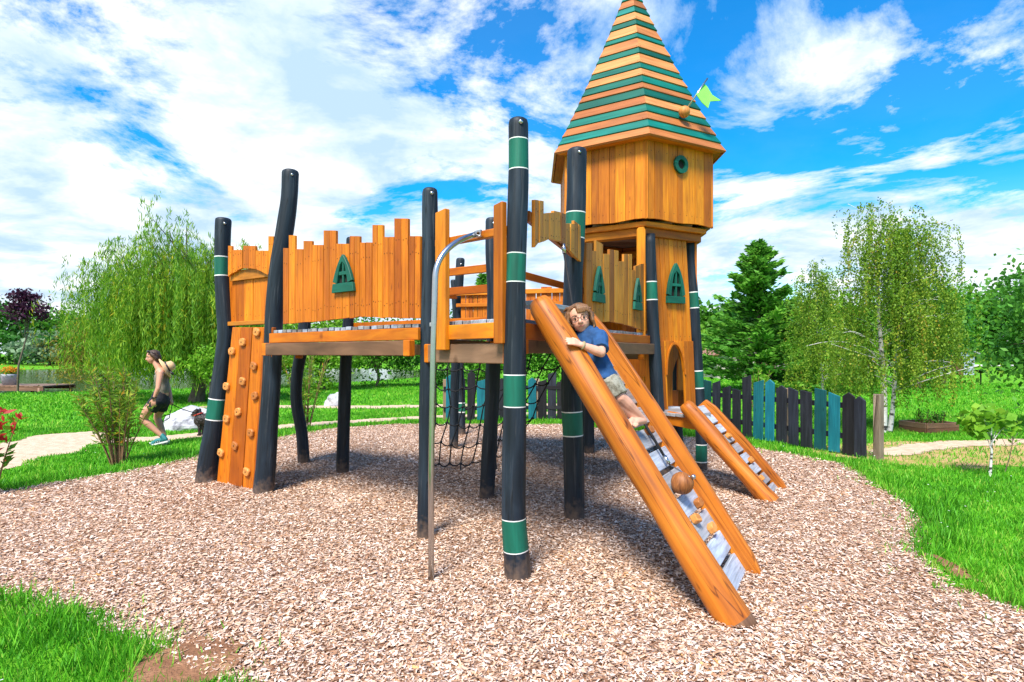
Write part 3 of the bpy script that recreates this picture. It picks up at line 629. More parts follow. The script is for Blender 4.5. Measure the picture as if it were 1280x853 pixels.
# porthole on the right face
a, b = hexp(RC, 0, 0), hexp(RC, 0, 1); U = (b-a).normalized(); N = V2(U.y, -U.x)
q = plan(849.5, a, b); O = q+UP*(CAMH+(HZ-206.5)/F*q.y)+N*.006; mb = MB()
for k in range(20):
    a0, a1 = 2*math.pi*k/20, 2*math.pi*(k+1)/20-(.04 if k in (9, 19) else 0)
    mb.prism([(.062*math.cos(a0), .062*math.sin(a0)), (.115*math.cos(a0), .115*math.sin(a0)), (.115*math.cos(a1), .115*math.sin(a1)), (.062*math.cos(a1), .062*math.sin(a1))], O, U, UP, N, 0, .035, 0, .5)
ph = mb.build('porthole', ['green'], cho)
mb = MB(); mb.prism([(.064*math.cos(k*.314), .064*math.sin(k*.314)) for k in range(20)], O, U, UP, N, 0, .004, 0); mb.build('shade_plate', ['dark'], ph)  # near-black disc on solid planks; the hole's shade is in its colour
# roof of lapped boards
RE, ZE, ZT = 1.29, 4.275, 7.0
rf = MB(); marks = [712, 678, 643, 605, 570, 530, 492, 463, 428, 390, 362, 312, 283, 232, 207, 160, 132, 90, 58, 20, -10, -40, -66]
rr_ = lambda t: RE*max(.0, (1-t)*(1-.17*t))
ts = [(712-m_)/(712+94) for m_ in marks]
for i in range(len(ts)-1):
    t0, t1 = ts[i], min(1, ts[i+1]+.012)
    for k in range(6):
        r0, r1 = rr_(t0)+.022, rr_(t1)-.004; th = .034
        z0, z1 = ZE+(ZT-ZE)*t0+random.uniform(-.004, .004), ZE+(ZT-ZE)*t1
        a, b, c, d = hexp(r0, z0, k), hexp(r0, z0, k+1), hexp(r1, z1, k+1), hexp(r1, z1, k)
        U = (b-a).normalized(); Vv = ((c+d)/2-(a+b)/2).normalized(); N = U.cross(Vv)
        P2 = [((v-a).dot(U), (v-a).dot(Vv)) for v in (a, b, c, d)]
        rf.prism(P2, a, U, Vv, N, -th, 0, i % 2, None, 'u')
        if i < 18:
            for u in (.06, .94): rf.box(a+(b-a)*u+Vv*.02+N*.001, Vv, U, N, .008, .008, .003, 2)
roof = rf.build('tower_roof', ['salmon', 'shgreen', 'nail'], castle, bevel=.004); roof['label'] = 'spire of alternating green and pale boards'
mb = MB(); mb.tube([TC+UP*6.86, TC+UP*7.05, TC+UP*7.12], [.05, .03, .01], 10); mb.build('spire_tip', ['shgreen'], roof)
# eave underside boards
mb = MB()
for k in range(6):
    a, b, c, d = hexp(RE-.03, 0, k), hexp(RE-.03, 0, k+1), hexp(1.1, 0, k+1), hexp(1.1, 0, k); U = (b-a).normalized(); V = V2(-U.y, U.x)
    mb.prism([((v-a).dot(U), (v-a).dot(V)) for v in (a, b, c, d)], a, U, V, UP, ZE-.012, ZE+.006, 0, None, 'u')
mb.build('eave_board', ['orange'], roof)
# flag on its ball
fb = V2(2.215, 7.40, CAMH+(HZ-141)/F*7.42); ft = V2(2.49, 7.33, CAMH+(HZ-98)/F*7.33)
mb = MB(); mb.ball(fb, .075, wob=.03); mb.build('flag_ball', ['block'], roof)
mb = MB(); mb.tube([fb, ft], .011, 8); mb.build('flag_pole', ['steel'], roof)
fd = (ft-fb).normalized(); sd = V2(1, .05, -.42).normalized(); sd = (sd-fd*sd.dot(fd)*.6).normalized(); nn_ = fd.cross(sd).normalized()
q = lambda px, py: at(px, py, 7.36)
mb = MB(); O = q(879, 104); P_ = [(879, 104), (884, 109), (890, 119), (901, 126), (887.5, 127), (885, 135.5), (877, 128), (870, 118)]
mb.prism([((q(*p)-O).x, (q(*p)-O).z) for p in P_], O, V2(1, 0), UP, V2(0, -1), -.008, .008); mb.build('flag', ['lime'], roof)
# tower lower walls
def tower_wall(k, z0, z1, r=.93, mat='amber', shear=0, px=None, hole=None, name='tower_wall', pw=.1, slope=0, u_lo=0, u_hi=1):
    a, b = hexp(r, 0, k), hexp(r, 0, k+1); U = (b-a); L_ = U.length; U.normalize(); N = V2(U.y, -U.x); mb = MB()
    if px: u_lo, u_hi = [(plan(v, a, a+U)-a).dot(U)/L_ for v in px]
    sh = lambda pl: [(u_-shear*(z_-.9), z_) for u_, z_ in pl]
    n = max(2, round(L_*(u_hi-u_lo)/pw)); cuts = [L_*(u_lo+(u_hi-u_lo)*i/n) for i in range(n+1)]
    if hole: cuts = sorted(set(cuts+[hole[0]-hole[1], hole[0]+hole[1]]))
    for c0, c1 in zip(cuts, cuts[1:]):
        if c1-c0 < .004: continue
        d0 = random.uniform(0, .005); inside_ = hole and hole[0]-hole[1]-.001 <= c0 and c1 <= hole[0]+hole[1]+.001
        if inside_:
            hc, hw, hb, hs, ha = hole
            arc = lambda u: hs+ha*max(0, 1-((u-hc)/hw)**2)**.5
            us = [c0+.001+(c1-c0-.002)*i/5 for i in range(6)]
            mb.prism(sh([(u, arc(u)) for u in us]+[(us[-1], z1), (us[0], z1)]), a, U, UP, N, d0-.03, d0)
            if hb > z0: mb.prism(sh([(us[0], z0), (us[-1], z0), (us[-1], hb), (us[0], hb)]), a, U, UP, N, d0-.03, d0)
        else: mb.prism(sh([(c0+.003, z0), (c1-.003, z0), (c1-.003, z1), (c0+.003, z1)]), a, U, UP, N, d0-.03, d0)
        for z in (z0+.08, z1-.08):
            if not inside_: nails(mb, a+N*d0, U, N, (c0+c1)/2-shear*(z-.9), z, 1)
    return mb.build(name, [mat, 'nail'], castle, bevel=.003), a, U, N, L_
w_, a, U, N, L_ = tower_wall(0, 1.745, 3.10, shear=.075, px=(829.5, 869), pw=.085)
q = plan(842.5, a, a+U); s_ = q.y/F
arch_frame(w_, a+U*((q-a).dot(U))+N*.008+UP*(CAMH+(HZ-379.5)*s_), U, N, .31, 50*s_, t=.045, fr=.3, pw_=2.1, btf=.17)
qd = plan(845.5, a, a+U); ud = (qd-a).dot(U)
wd, a, U, N, L_ = tower_wall(0, .82, 1.765, r=.955, hole=(ud, .15, .80, 1.32, .40), shear=.055, px=(827, 870), pw=.09)
mb = MB()        # thin arch trim round the doorway
for i in range(16):
    a0, a1 = math.pi*i/16, math.pi*(i+1)/16
    mb.prism([(ud+.15*math.cos(a0)-.055*(.45+.4*math.sin(a0)), 1.32+.40*math.sin(a0)), (ud+.175*math.cos(a0)-.055*(.45+.4*math.sin(a0)), 1.32+.43*math.sin(a0)), (ud+.175*math.cos(a1)-.055*(.45+.4*math.sin(a1)), 1.32+.43*math.sin(a1)), (ud+.15*math.cos(a1)-.055*(.45+.4*math.sin(a1)), 1.32+.40*math.sin(a1))], a, U, UP, N, .006, .018, 0, .6)
mb.build('door_trim', ['orange'], wd)
# porch floor and back wall behind the doorway
mb = MB(); O = a-N*.42+U*.06
hs = plan(846, O, O+U); uu = (hs-O).dot(U)
for c0, c1 in ((0, .2), (.2, .3), (.3, uu-.105), (uu+.105, uu+.2), (uu+.2, .9)): mb.prism([(c0+.002, .8), (c1-.002, .8), (c1-.002, 1.84), (c0+.002, 1.84)], O, U, UP, N, 0, .03)
mb.prism([(uu-.104, .8), (uu+.104, .8), (uu+.104, 1.08), (uu-.104, 1.08)], O, U, UP, N, 0, .03)
mb.prism([(uu-.104, 1.34), (uu-.05, 1.48), (uu, 1.54), (uu+.05, 1.48), (uu+.104, 1.34), (uu+.104, 1.84), (uu-.104, 1.84)], O, U, UP, N, 0, .03)
mb.build('porch_wall', ['orange'], castle)
mb = MB()
for i in range(7):
    d_ = .58-i*.15; c = a+U*(.36 if d_ > .1 else .45)+N*(d_-.10)
    mb.box(c+UP*(.845+random.uniform(-.003, .003)), U, N, UP, .80 if d_ < .1 else .46, .143, .04)
mb.build('porch_floor', ['grey'], castle, bevel=.004)
fa, fb_ = at(835.5, 522.5, 7.22), at(869.5, 528.5, 6.82)
mb = MB(); mb.bar(fa, fb_, .05, .165); mb.build('fascia', ['orange'], castle, bevel=.006)
for k in (1, 2, 3): tower_wall(k, 1.86, 3.10, mat='orange', pw=.12)
# corner board at the front edge of the tower opening
c = hexp(.965, 0, 0)+V2(-.055, -.03); mb = MB(); mb.prism([(-.055, 1.80), (.05, 1.80), (.05, 3.16), (.03, 3.20), (-.045, 3.185), (-.055, 3.15)], c, V2(.97, .05).normalized(), UP, V2(.05, -1).normalized(), 0, .05); mb.build('corner_board', ['amber'], castle, bevel=.006)
# ---- ramps
def ramp_part(top, bot, W_, r0, r1, ntread, name, holds, board, label, sag=0, lowoff=.06):
    rp = MB(); ax = (bot-top); n = 26; pts = []; rad = []
    ref = ax.normalized(); nrm = W_.cross(ref); nrm = nrm if nrm.z > 0 else -nrm; nrm.normalize()
    for i in range(n+1):
        t = i/n; pts.append(top+ax*t+nrm*sag*math.sin(math.pi*t)+W_.normalized()*.015*math.sin(5*t+1)); rad.append(r0+(r1-r0)*t+.008*math.sin(7*t))
    pts = [pts[0]-ref*.05]+pts; rad = [r0*.80]+rad
    mats = [0]*n+[1]
    rp.tube(pts, rad, 22, wob=.04, mats=mats)
    o = rp.build('ramp', ['log', 'charcut'], castle); o['label'] = label
    bd = MB(); Wn = W_.normalized(); bt = top+W_-ref*.02; bb = bot+W_
    D = (bb-bt).normalized(); L_ = (bb-bt).length; Z = nrm; bh = board
    bd.prism([(0, -bh*.5), (L_*.5, -bh*.62), (L_, -bh*.45), (L_+.06, bh*.1), (L_*.92, bh*.42), (L_*.5, bh*.55), (L_*.1, bh*.5), (0, bh*.3)], bt, D, Z, D.cross(Z), -.028, .028, 0, None, 'u')
    bd.build('side_board', ['log'], o, bevel=.008)
    surf = lambda t, s: top+ax*t+W_*s-nrm*lowoff
    pitch = ax.length*.955/ntread
    for i in range(ntread):
        t = (i+.5)/ntread*.955+.0; mb = MB(); c = surf(t, .52); mb.box(c, Wn, ref, nrm, W_.length*.9, pitch*.80, .035); mb.build('tread', ['grey'], o, bevel=.005)
    for t, s in holds:
        mb = MB(); c = surf(t, s)+nrm*.045; a = random.uniform(-.35, .35); X = Wn*math.cos(a)+ref*math.sin(a); Y = nrm.cross(X)
        mb.prism([(-.048, -.024), (-.024, -.032), (.03, -.032), (.048, -.016), (.046, .022), (.02, .033), (-.03, .032), (-.048, .018)], c, X, Y, nrm, -.028, .02, 0, None, 'u'); mb.build('foothold', ['block'], o, bevel=.006)
    return o, surf, nrm, ax
top, bot, Wv = V2(.215, 4.27, 1.945), V2(1.375, 3.405, -.07), V2(.44, .76)
big, surf, rn, rax = ramp_part(top, bot, Wv, .094, .107, 13, 'ramp', [(.46, .74), (.74, .52), (.79, .74), (.715, .80), (.10, .8), (.27, .74)], .15, 'thick log ramp with grey treads down from the entrance')
ramp_part(V2(2.06, 6.78, .965), V2(2.84, 6.22, -.06), V2(.39, .56), .088, .10, 9, 'ramp', [(.36, .7), (.62, .75), (.78, .45)], .17, 'short log ramp down from the tower porch', lowoff=.03)
mb = MB(); mb.box(surf(-.035, .5)+V2(-.06, .05, .0), Wv.normalized(), V2(Wv.y, -Wv.x).normalized(), UP, .85, .22, .04); mb.build('landing_board', ['grey'], castle, bevel=.005)
q = at(701, 397, 5.3); mb = MB(); mb.box(q, V2(.5, .86), UP, V2(.86, -.5), .09, .13, .04); mb.build('ramp_block', ['pale'], castle, bevel=.006)
# ---- pull rope with its wooden ball
rope = empty('pull_rope', surf(.62, .45), 'black pull rope with a wooden ball lying on the big ramp', 'rope')
bc = surf(.64, .50)+rn*.10; r_top = at(697.5, 286, 4.95)
kk = [at(704, 308, 4.93), at(716, 385, 4.87), at(737, 430, 4.75), at(764, 468, 4.60), at(800, 520, 4.42), at(836, 580, 4.26)]
mb = MB(); mb.tube(kk, .011, 8); mb.build('cord', ['rope'], rope)
mb = MB()
for i in range(5):
    c = r_top.lerp(kk[0], (i+.5)/5.2); ax_ = V2(1, 0) if i % 2 else V2(0, 1); pr = []
    for k in range(9):
        a0 = 2*math.pi*k/8; pr.append(c+ax_*.009*math.cos(a0)+(kk[0]-r_top).normalized()*.022*math.sin(a0))
    mb.tube(pr, .0035, 6)
mb.ball(r_top, .022); mb.tube([kk[0]-V2(0, 0, -.02), kk[0].lerp(kk[1], .12)], .017, 8); mb.build('chain', ['steel'], rope)
mb = MB(); mb.tube([kk[-1].lerp(kk[-2], .16), kk[-1]], .017, 8); mb.tube([kk[-1], bc+rn*.09+V2(-.02, 0, .0)], .006, 6); mb.ball(bc+rn*.095, .018); mb.build('shackle', ['steel'], rope)
mb = MB(); mb.ball(bc, .080, seg=20, wob=.05); mb.build('ball', ['ballwood'], rope)
# ---- climbing net hung below the back edge
net = MB(); q00, q10, q01, q11 = at(546, 437, 8.0), at(712, 437, 7.2), at(538, 578, 7.9), at(640, 560, 8.2)
nu, nv = 8, 6
def npt(i, j):
    s, t = i/nu, j/nv; p = (q00*(1-s)+q10*s)*(1-t)+(q01*(1-s)+q11*s)*t
    w0 = wave(s*5+.3, t*6+.7, 1.3); p = p+V2(.05*w0, .12*math.sin(math.pi*t), -.10*math.sin(math.pi*s)*t+.03*wave(s*7, t*4, 1)); return p
for j in range(1, nv+1):
    pts = []
    for i in range(nu):
        for f_ in (0, .34, .67): p = npt(i+f_, j); p.z -= .035*math.sin(math.pi*f_); pts.append(p)
    pts.append(npt(nu, j)); net.tube(pts, .0095, 6)
for i in range(nu+1):
    e = npt(i, nv)
    net.tube([npt(i, j) for j in range(nv+1)]+([V2(e.x+.02, e.y-.25, .0)] if i % 3 == 0 else []), .0095, 6)
for j in range(1, nv+1):
    for i in range(nu+1): net.ball(npt(i, j), .020, seg=8, sc=(1.2, 1.2, .9))
tag(net.build('climbing_net', ['rope']), 'black knotted rope climbing net hanging under the castle deck', 'net')

# ------------------------------------------------------------------ people and dog
def chain(mb, pts, ends=(True, True), seg=12):
    for i, ((p, r), (q, s)) in enumerate(zip(pts, pts[1:])): mb.tube([p, q], [r, s], seg)
    for i, (p, r) in enumerate(pts):
        if (i == 0 and not ends[0]) or (i == len(pts)-1 and not ends[1]): continue
        mb.ball(p, r, seg=seg)
def grow(mb, name, mat, parent, voxel, smooth=3, disp=None):
    o = mb.build(name, mat if isinstance(mat, list) else [mat], parent)
    r_ = o.modifiers.new('remesh', 'REMESH'); r_.mode = 'VOXEL'; r_.voxel_size = voxel; r_.use_smooth_shade = True
    if smooth: s = o.modifiers.new('smooth', 'SMOOTH'); s.factor = .5; s.iterations = smooth
    if disp:
        tx = bpy.data.textures.new(name, 'CLOUDS'); tx.noise_scale = disp[0]; d = o.modifiers.new('fur', 'DISPLACE'); d.texture = tx; d.strength = disp[1]; d.mid_level = .5
    return o
def frame(f, u):
    f = Vector(f).normalized(); r = f.cross(Vector(u)).normalized(); return f, r, r.cross(f)      # forward, right, up
def rotm(f, r, u): return Matrix((r, f, u)).transposed()
def head_shape(mb, c, h, f, r, u):
    q = rotm(f, r, u); P = lambda a, b, d: c+f*a*h+r*b*h+u*d*h
    mb.ball(P(-.06, 0, .10), h, seg=20, sc=(.355, .44, .40), rot=q)            # skull
    mb.ball(P(.08, 0, -.14), h, seg=18, sc=(.285, .30, .33), rot=q)            # face
    mb.ball(P(.16, 0, -.37), h, seg=12, sc=(.14, .14, .115), rot=q)            # chin
    for s in (-1, 1):
        mb.ball(P(.20, s*.15, -.14), h, seg=10, sc=(.11, .12, .11), rot=q)      # cheek
        mb.ball(P(-.03, s*.36, -.05), h, seg=10, sc=(.035, .075, .12), rot=q)    # ear
    mb.tube([P(.36, 0, .02), P(.44, 0, -.13)], [.035*h, .058*h], 8); mb.ball(P(.44, 0, -.14), .058*h, seg=8)
    for s in (-1, 1): mb.ball(P(.40, s*.05, -.155), .035*h, seg=8)
def face_parts(root, c, h, f, r, u, glasses=False, iris='dark', lip=(.45, .12, .10)):
    q = rotm(f, r, u); P = lambda a, b, d: c+f*a*h+r*b*h+u*d*h
    for s in (-1, 1):
        mb = MB(); mb.ball(P(.335, s*.145, -.01), h, 0, 10, (.046, .03, .019), rot=q); mb.ball(P(.366, s*.145, -.01), h, 1, 10, (.034, .014, .030), rot=q); mb.build('eye', ['eyewhite', 'dark'], root)
        mb = MB(); mb.tube([P(.365, s*.07, .085), P(.372, s*.15, .105), P(.33, s*.225, .08)], [.012*h, .017*h, .008*h], 6); mb.build('eyebrow', ['hair'], root)
    mb = MB(); mb.tube([P(.335, -.095, -.275), P(.372, -.04, -.265), P(.38, 0, -.27), P(.372, .04, -.265), P(.335, .095, -.268)], [.010*h, .022*h, .024*h, .022*h, .010*h], 8); mb.build('mouth', ['lip'], root)
    if glasses:
        mb = MB()
        for s in (-1, 1):
            ring = [P(.435, s*.165, -.02)+r*math.cos(a)*.115*h+u*math.sin(a)*.10*h for a in np.linspace(0, 6.2832, 21)]
            mb.tube(ring, .0085*h, 6, cap=False); mb.tube([P(.43, s*.28, 0), P(.10, s*.375, .01), P(-.06, s*.375, -.0)], .011*h, 6)
        mb.tube([P(.44, -.055, .0), P(.455, 0, .015), P(.44, .055, 0)], .012*h, 6); mb.build('glasses', ['specs'], root)
def hand_shape(mb, w, d, n, s, L_, curl=.5, thumb=1):
    # wrist w, finger direction d, palm-facing direction n (curl towards n), side s = thumb side
    d, n, s = d.normalized(), n.normalized(), s.normalized(); pw = L_*.40
    for k in range(4):
        o = s*(.5-k/3)*pw*.82; chain(mb, [(w+o*.55, L_*.085), (w+d*L_*.46+o, L_*.085)], seg=8)
    lens = (.42, .47, .44, .34)
    for k in range(4):
        p = w+d*L_*.46+s*(.5-k/3)*pw*.86; a = .15; pts = [(p, L_*.070)]
        for j, f in enumerate((.45, .30, .25)):
            a += curl*(.5+.35*j); dd = d*math.cos(a)+n*math.sin(a)+s*(.5-k/3)*.22; p = p+dd*L_*lens[k]*f; pts.append((p, L_*(.066-.008*j)))
        chain(mb, pts, seg=8)
    p = w+d*L_*.12+s*pw*.42; pts = [(p, L_*.085)]
    for j, f in enumerate((.26, .2)):
        dd = (s*(.75-.35*j)+d*(.6+.2*j)+n*.35).normalized(); p = p+dd*L_*f; pts.append((p, L_*(.075-.010*j)))
    chain(mb, pts, seg=8)
M['eyewhite'] = plain('eye_white', (.75, .73, .7), .3, var=.02); M['lip'] = plain('lips', (.48, .16, .13), .5); M['specs'] = plain('glasses_frame', (.02, .016, .016), .3)
def strandmat(name, lo, hi, sc=70):
    m, n, b = nt_mat(name); tc = nd(n, 'ShaderNodeTexCoord'); mp = nd(n, 'ShaderNodeMapping'); mp.inputs['Scale'].default_value = (1, 1, .3); n.links.new(tc.outputs['Object'], mp.inputs[0])
    nz = nd(n, 'ShaderNodeTexNoise', Scale=float(sc), Detail=6.0, Distortion=1.5); n.links.new(mp.outputs[0], nz.inputs['Vector']); r = ramp(n, [(.32, lo), (.7, hi)]); n.links.new(nz.outputs[0], r.inputs[0]); n.links.new(r.outputs[0], b.inputs['Base Color'])
    bp = nd(n, 'ShaderNodeBump', Strength=.8, Distance=.006); n.links.new(nz.outputs[0], bp.inputs['Height']); n.links.new(bp.outputs[0], b.inputs['Normal']); b.inputs['Roughness'].default_value = .55; return m
M['hair'] = strandmat('brown_hair', (.06, .024, .008), (.27, .125, .045)); M['hair2'] = strandmat('dark_brown_hair', (.02, .010, .006), (.10, .05, .025))
M['blue'] = plain('blue_tshirt', (.012, .06, .17), .85, var=.3, scale=14); M['redprint'] = plain('red_print', (.5, .05, .03), .8)
M['khaki'] = noisemat('camouflage_shorts', [(.36, (.12, .11, .08)), (.45, (.24, .23, .18)), (.55, (.31, .30, .25)), (.64, (.16, .18, .13))], 16, rough=.9, bump=.3, bscale=120, bd=.003)
M['tank'] = plain('olive_tank_top', (.17, .155, .12), .85, var=.2); M['blackcloth'] = plain('black_shorts', (.012, .013, .018), .8, var=.3); M['shoe'] = plain('teal_shoes', (.02, .16, .16), .6, var=.5, scale=30); M['shoewhite'] = plain('shoe_sole', (.6, .6, .58), .6); M['straw'] = plain('straw', (.62, .40, .20), .8, var=.2, scale=60)
# ---- boy on the ramp
boy = empty('person', (.94, 4.24, 1.05), 'curly haired child with glasses and blue t-shirt leaning over the log of the big ramp', 'child')
lf = V2(.62, -.78); hip = V2(.670, 4.22, 1.39); sc_ = V2(.578, 4.285, 1.715); hc = V2(.505, 4.28, 1.862)
f, r, u = frame((-.16, -1, -.02), (-.22, 0, 1)); HH = .225
b = MB(); head_shape(b, hc, HH, f, r, u)
chain(b, [(hc-u*.07-f*.02, .047), (sc_+V2(-.02, 0, .03), .052)])
ls, rs = sc_+lf*.102, sc_-lf*.105+V2(-.02, 0, 0)
chain(b, [(sc_+V2(0, 0, .0), .09), (V2(.600, 4.25, 1.57), .088), (hip, .088)])
chain(b, [(sc_, .06), (ls, .045)]); chain(b, [(sc_, .06), (rs, .045)])
le, lw_ = V2(.632, 4.085, 1.605), V2(.487, 4.045, 1.660)
chain(b, [(ls, .042), (le, .034), (le.lerp(lw_, .3), .035), (lw_, .023)])
pn = V2(-.5, .65, -.58).normalized(); fd_ = V2(-.90, -.22, .22).normalized(); fd_ = (fd_-pn*fd_.dot(pn)).normalized()
hand_shape(b, lw_, (fd_+V2(-.1, 0, 0)).normalized(), pn, fd_.cross(pn)*-1 if fd_.cross(pn).z < 0 else fd_.cross(pn), .13, .12)
re, rw = V2(.50, 4.27, 1.60), V2(.435, 4.22, 1.735)
chain(b, [(rs, .042), (re, .034), (rw, .023)]); hand_shape(b, rw, V2(-.5, .05, .55), V2(-.75, .0, -.3), V2(.2, -.9, .1), .11, .5)
lh, rh = hip+lf*.055+V2(.01, 0, -.02), hip-lf*.06
lk, rk = V2(.772, 4.14, 1.285), V2(.752, 4.165, 1.262); la, ra = V2(.950, 4.245, 1.125), V2(.900, 4.215, 1.125)
chain(b, [(lh, .078), (lk, .050)]); chain(b, [(lk, .049), (lk.lerp(la, .32), .050), (la, .029)]); chain(b, [(rh, .078), (rk, .050)]); chain(b, [(rk, .049), (rk.lerp(ra, .32), .049), (ra, .029)])
for a_, t_ in ((la, V2(-.075, -.105, -.035)), (ra, V2(-.07, -.105, -.03))):
    hl = a_+V2(.022, .012, -.022); chain(b, [(a_, .029), (hl, .028)]); chain(b, [(hl, .026), (a_+t_*.6, .027), (a_+t_, .022)]); td = t_.normalized(); sd_ = td.cross(UP).normalized()
    for k in range(5): e = a_+t_+sd_*(-.026+.013*k); chain(b, [(e, .0105 if k else .013), (e+td*(.03-.003*k), .0085 if k else .011)], seg=7)
body = grow(b, 'body', 'skin', boy, .0042, 3)
face_parts(boy, hc, HH, f, r, u, True)
hb = MB(); q = rotm(f, r, u); Ph = lambda a, b_, d: hc+f*a*HH+r*b_*HH+u*d*HH
hb.ball(Ph(-.11, 0, .13), HH, seg=18, sc=(.385, .44, .40), rot=q)
rs_ = random.Random(5)
for k in range(170):
    a = rs_.uniform(0, 6.283); e = rs_.uniform(-.95, 1.25); d = Vector((math.cos(a)*math.cos(e), math.sin(a)*math.cos(e), math.sin(e)))   # (right, fwd, up)
    if d.y > .22 and d.z < .62: continue
    p = Ph(d.y*.40-.09, d.x*.365, d.z*.37+.11); tl = (Vector(rs_.gauss(0, 1) for _ in range(3))*.45-u*1.2+(p-hc).normalized()*.5).normalized(); l = HH*rs_.uniform(.16, .32); sd_ = tl.cross(f+r*.3).normalized()
    hb.tube([p, p+tl*l*.5+sd_*.010, p+tl*l], [.011, .014, .004], 7)
for s in (-1, 1):                   # wavy locks over ears and neck
    for k in range(9):
        a0 = .16-.055*k; w0 = rs_.uniform(-.03, .03)
        hb.tube([Ph(a0, s*.33, .25), Ph(a0-.02, s*.40, .02), Ph(a0+.03+w0, s*.385, -.16), Ph(a0-.03, s*.42, -.30-.05*rs_.random()), Ph(a0+.02, s*.38, -.42)], [.012, .017, .015, .013, .005], 7)
for k in range(16):                 # fringe swept to one side
    s = -.34+.36*k/15; p0 = Ph(.24-.3*s*s, s*.8, .42-.25*abs(s)); p1 = Ph(.38-.35*s*s, s+rs_.uniform(-.05, .05), .24-.10*rs_.random()-.12*abs(s)); hb.tube([p0, p0.lerp(p1, .5)+f*.008, p1], [.018, .015, .005], 7)
grow(hb, 'hair', 'hair', boy, .0046, 1)
sh = MB(); chain(sh, [(sc_+V2(-.015, 0, .028), .072), (sc_, .098), (V2(.592, 4.255, 1.59), .098), (hip+V2(-.018, .01, .075), .100), (hip+V2(-.004, .004, .02), .114)], (True, False), 16)
chain(sh, [(sc_+lf*.03, .085), (ls, .062), (ls.lerp(le, .80), .060)], (True, False)); chain(sh, [(sc_-lf*.03, .085), (rs, .062), (rs.lerp(re, .65), .058)], (True, False))
shirt = grow(sh, 'tshirt', 'blue', boy, .0055, 3, (.06, .012))
mb = MB(); mb.ball(V2(.500, 4.172, 1.640), .024, sc=(1, .6, 1.3)); mb.build('print', ['redprint'], shirt)
st_ = MB(); chain(st_, [(hip+V2(-.005, 0, .03), .098), (hip, .103)], seg=14); chain(st_, [(lh, .092), (lh.lerp(lk, .96), .074)], (True, False)); chain(st_, [(rh, .092), (rh.lerp(rk, .98), .074)], (True, False)); grow(st_, 'shorts', 'khaki', boy, .006, 3, (.05, .005))
mb = MB(); c = lw_.lerp(le, .08); ax_ = (le-lw_).normalized(); A = ax_.orthogonal().normalized(); B_ = ax_.cross(A); mb.tube([c+(A*math.cos(t)+B_*math.sin(t))*.027 for t in np.linspace(0, 6.2832, 17)], .006, 6, cap=False); M['band_'] = plain('olive_wristband', (.25, .24, .12), .7); mb.build('wristband', ['band_'], boy)
# ---- woman walking her dog
wm = empty('person', (-6.25, 9.95, 0), 'walking woman in tank top and black shorts with straw hat on her back', 'woman')
def wp(px, py, d=10.0): return at(px, py, d)
hc = wp(190.5, 446.5); f, r, u = frame((-.80, -.72, -.13), (-.12, -.06, 1)); HH = .225; b = MB(); head_shape(b, hc, HH, f, r, u)
nb_ = wp(200, 463.5); chain(b, [(hc-u*.06-f*.02, .050), (nb_, .055)])
chest, waist, hip = wp(202, 472), wp(204, 487), wp(200, 500)
chain(b, [(nb_+V2(.01, 0, -.03), .085), (chest, .102), (waist, .090), (hip, .122)], seg=16)
ns_, fs_ = V2(*wp(201, 466, 9.82)), V2(*wp(203.5, 466, 10.17)); ne, nw = wp(197.5, 486, 9.74), wp(192.5, 499, 9.74); fe, fw = wp(210.5, 485, 10.2), wp(214, 498.5, 10.16)
for s_, e_, w_ in ((ns_, ne, nw), (fs_, fe, fw)): chain(b, [(nb_+V2(0, 0, -.06), .06), (s_, .056), (s_.lerp(e_, .5), .047), (e_, .038), (e_.lerp(w_, .3), .038), (w_, .025)])
hand_shape(b, nw, V2(-.08, -.05, -1), V2(.1, .9, .1), V2(-1, -.2, 0), .165, .3); hand_shape(b, fw, V2(.25, -.1, -1), V2(-.9, .1, -.2), V2(0, -1, .1), .16, 1.0)
nk, na = wp(178.5, 524, 9.86), wp(202.5, 545.5, 9.93); fk, fa_ = wp(196.5, 522, 10.1), wp(205.5, 545, 10.1)
chain(b, [(hip+V2(-.01, -.085, -.02), .105), (hip.lerp(nk, .5)+V2(0, -.08, 0), .088), (nk, .058), (nk.lerp(na, .3), .058), (na, .036)]); chain(b, [(hip+V2(0, .085, -.02), .105), (hip.lerp(fk, .5)+V2(0, .06, 0), .088), (fk, .058), (fk.lerp(fa_, .3), .060), (fa_, .036)])
grow(b, 'body', 'skin2', wm, .0075, 3); face_parts(wm, hc, HH, f, r, u)
Ph = lambda a, b_, d: hc+f*a*HH+r*b_*HH+u*d*HH; hb = MB(); q = rotm(f, r, u); hb.ball(Ph(-.11, 0, .15), HH, seg=18, sc=(.395, .46, .40), rot=q); hb.ball(Ph(-.42, 0, -.08), HH, seg=12, sc=(.22, .20, .30), rot=q); hb.ball(Ph(-.38, 0, .28), HH, seg=12, sc=(.19, .19, .19), rot=q, wob=.1)
for s in (-1, 1): hb.tube([Ph(.14, s*.25, .38), Ph(.0, s*.37, .12), Ph(-.16, s*.37, -.14), Ph(-.34, s*.27, -.40)], [.018, .030, .036, .02], 8)
grow(hb, 'hair', 'hair2', wm, .008, 1, (.03, .012))
mb = MB()
for s in (-1, 1): mb.ball(Ph(.24, s*.19, .45), HH, seg=12, sc=(.15, .07, .11), rot=q); mb.tube([Ph(.2, s*.32, .42), Ph(-.15, s*.40, .2)], .006, 6)
mb.build('sunglasses', ['specs'], wm)
t = MB(); chain(t, [(chest+V2(0, 0, .03), .106), (chest, .114), (waist, .100), (hip+V2(0, 0, .1), .118)], (False, False), 18)
for s in (-1, 1): t.tube([chest+V2(-.07, s*.06, .06), nb_+V2(0, s*.075, -.01), chest+V2(.09, s*.06, .06)], .018, 8)
grow(t, 'tank_top', 'tank', wm, .007, 3, (.07, .01))
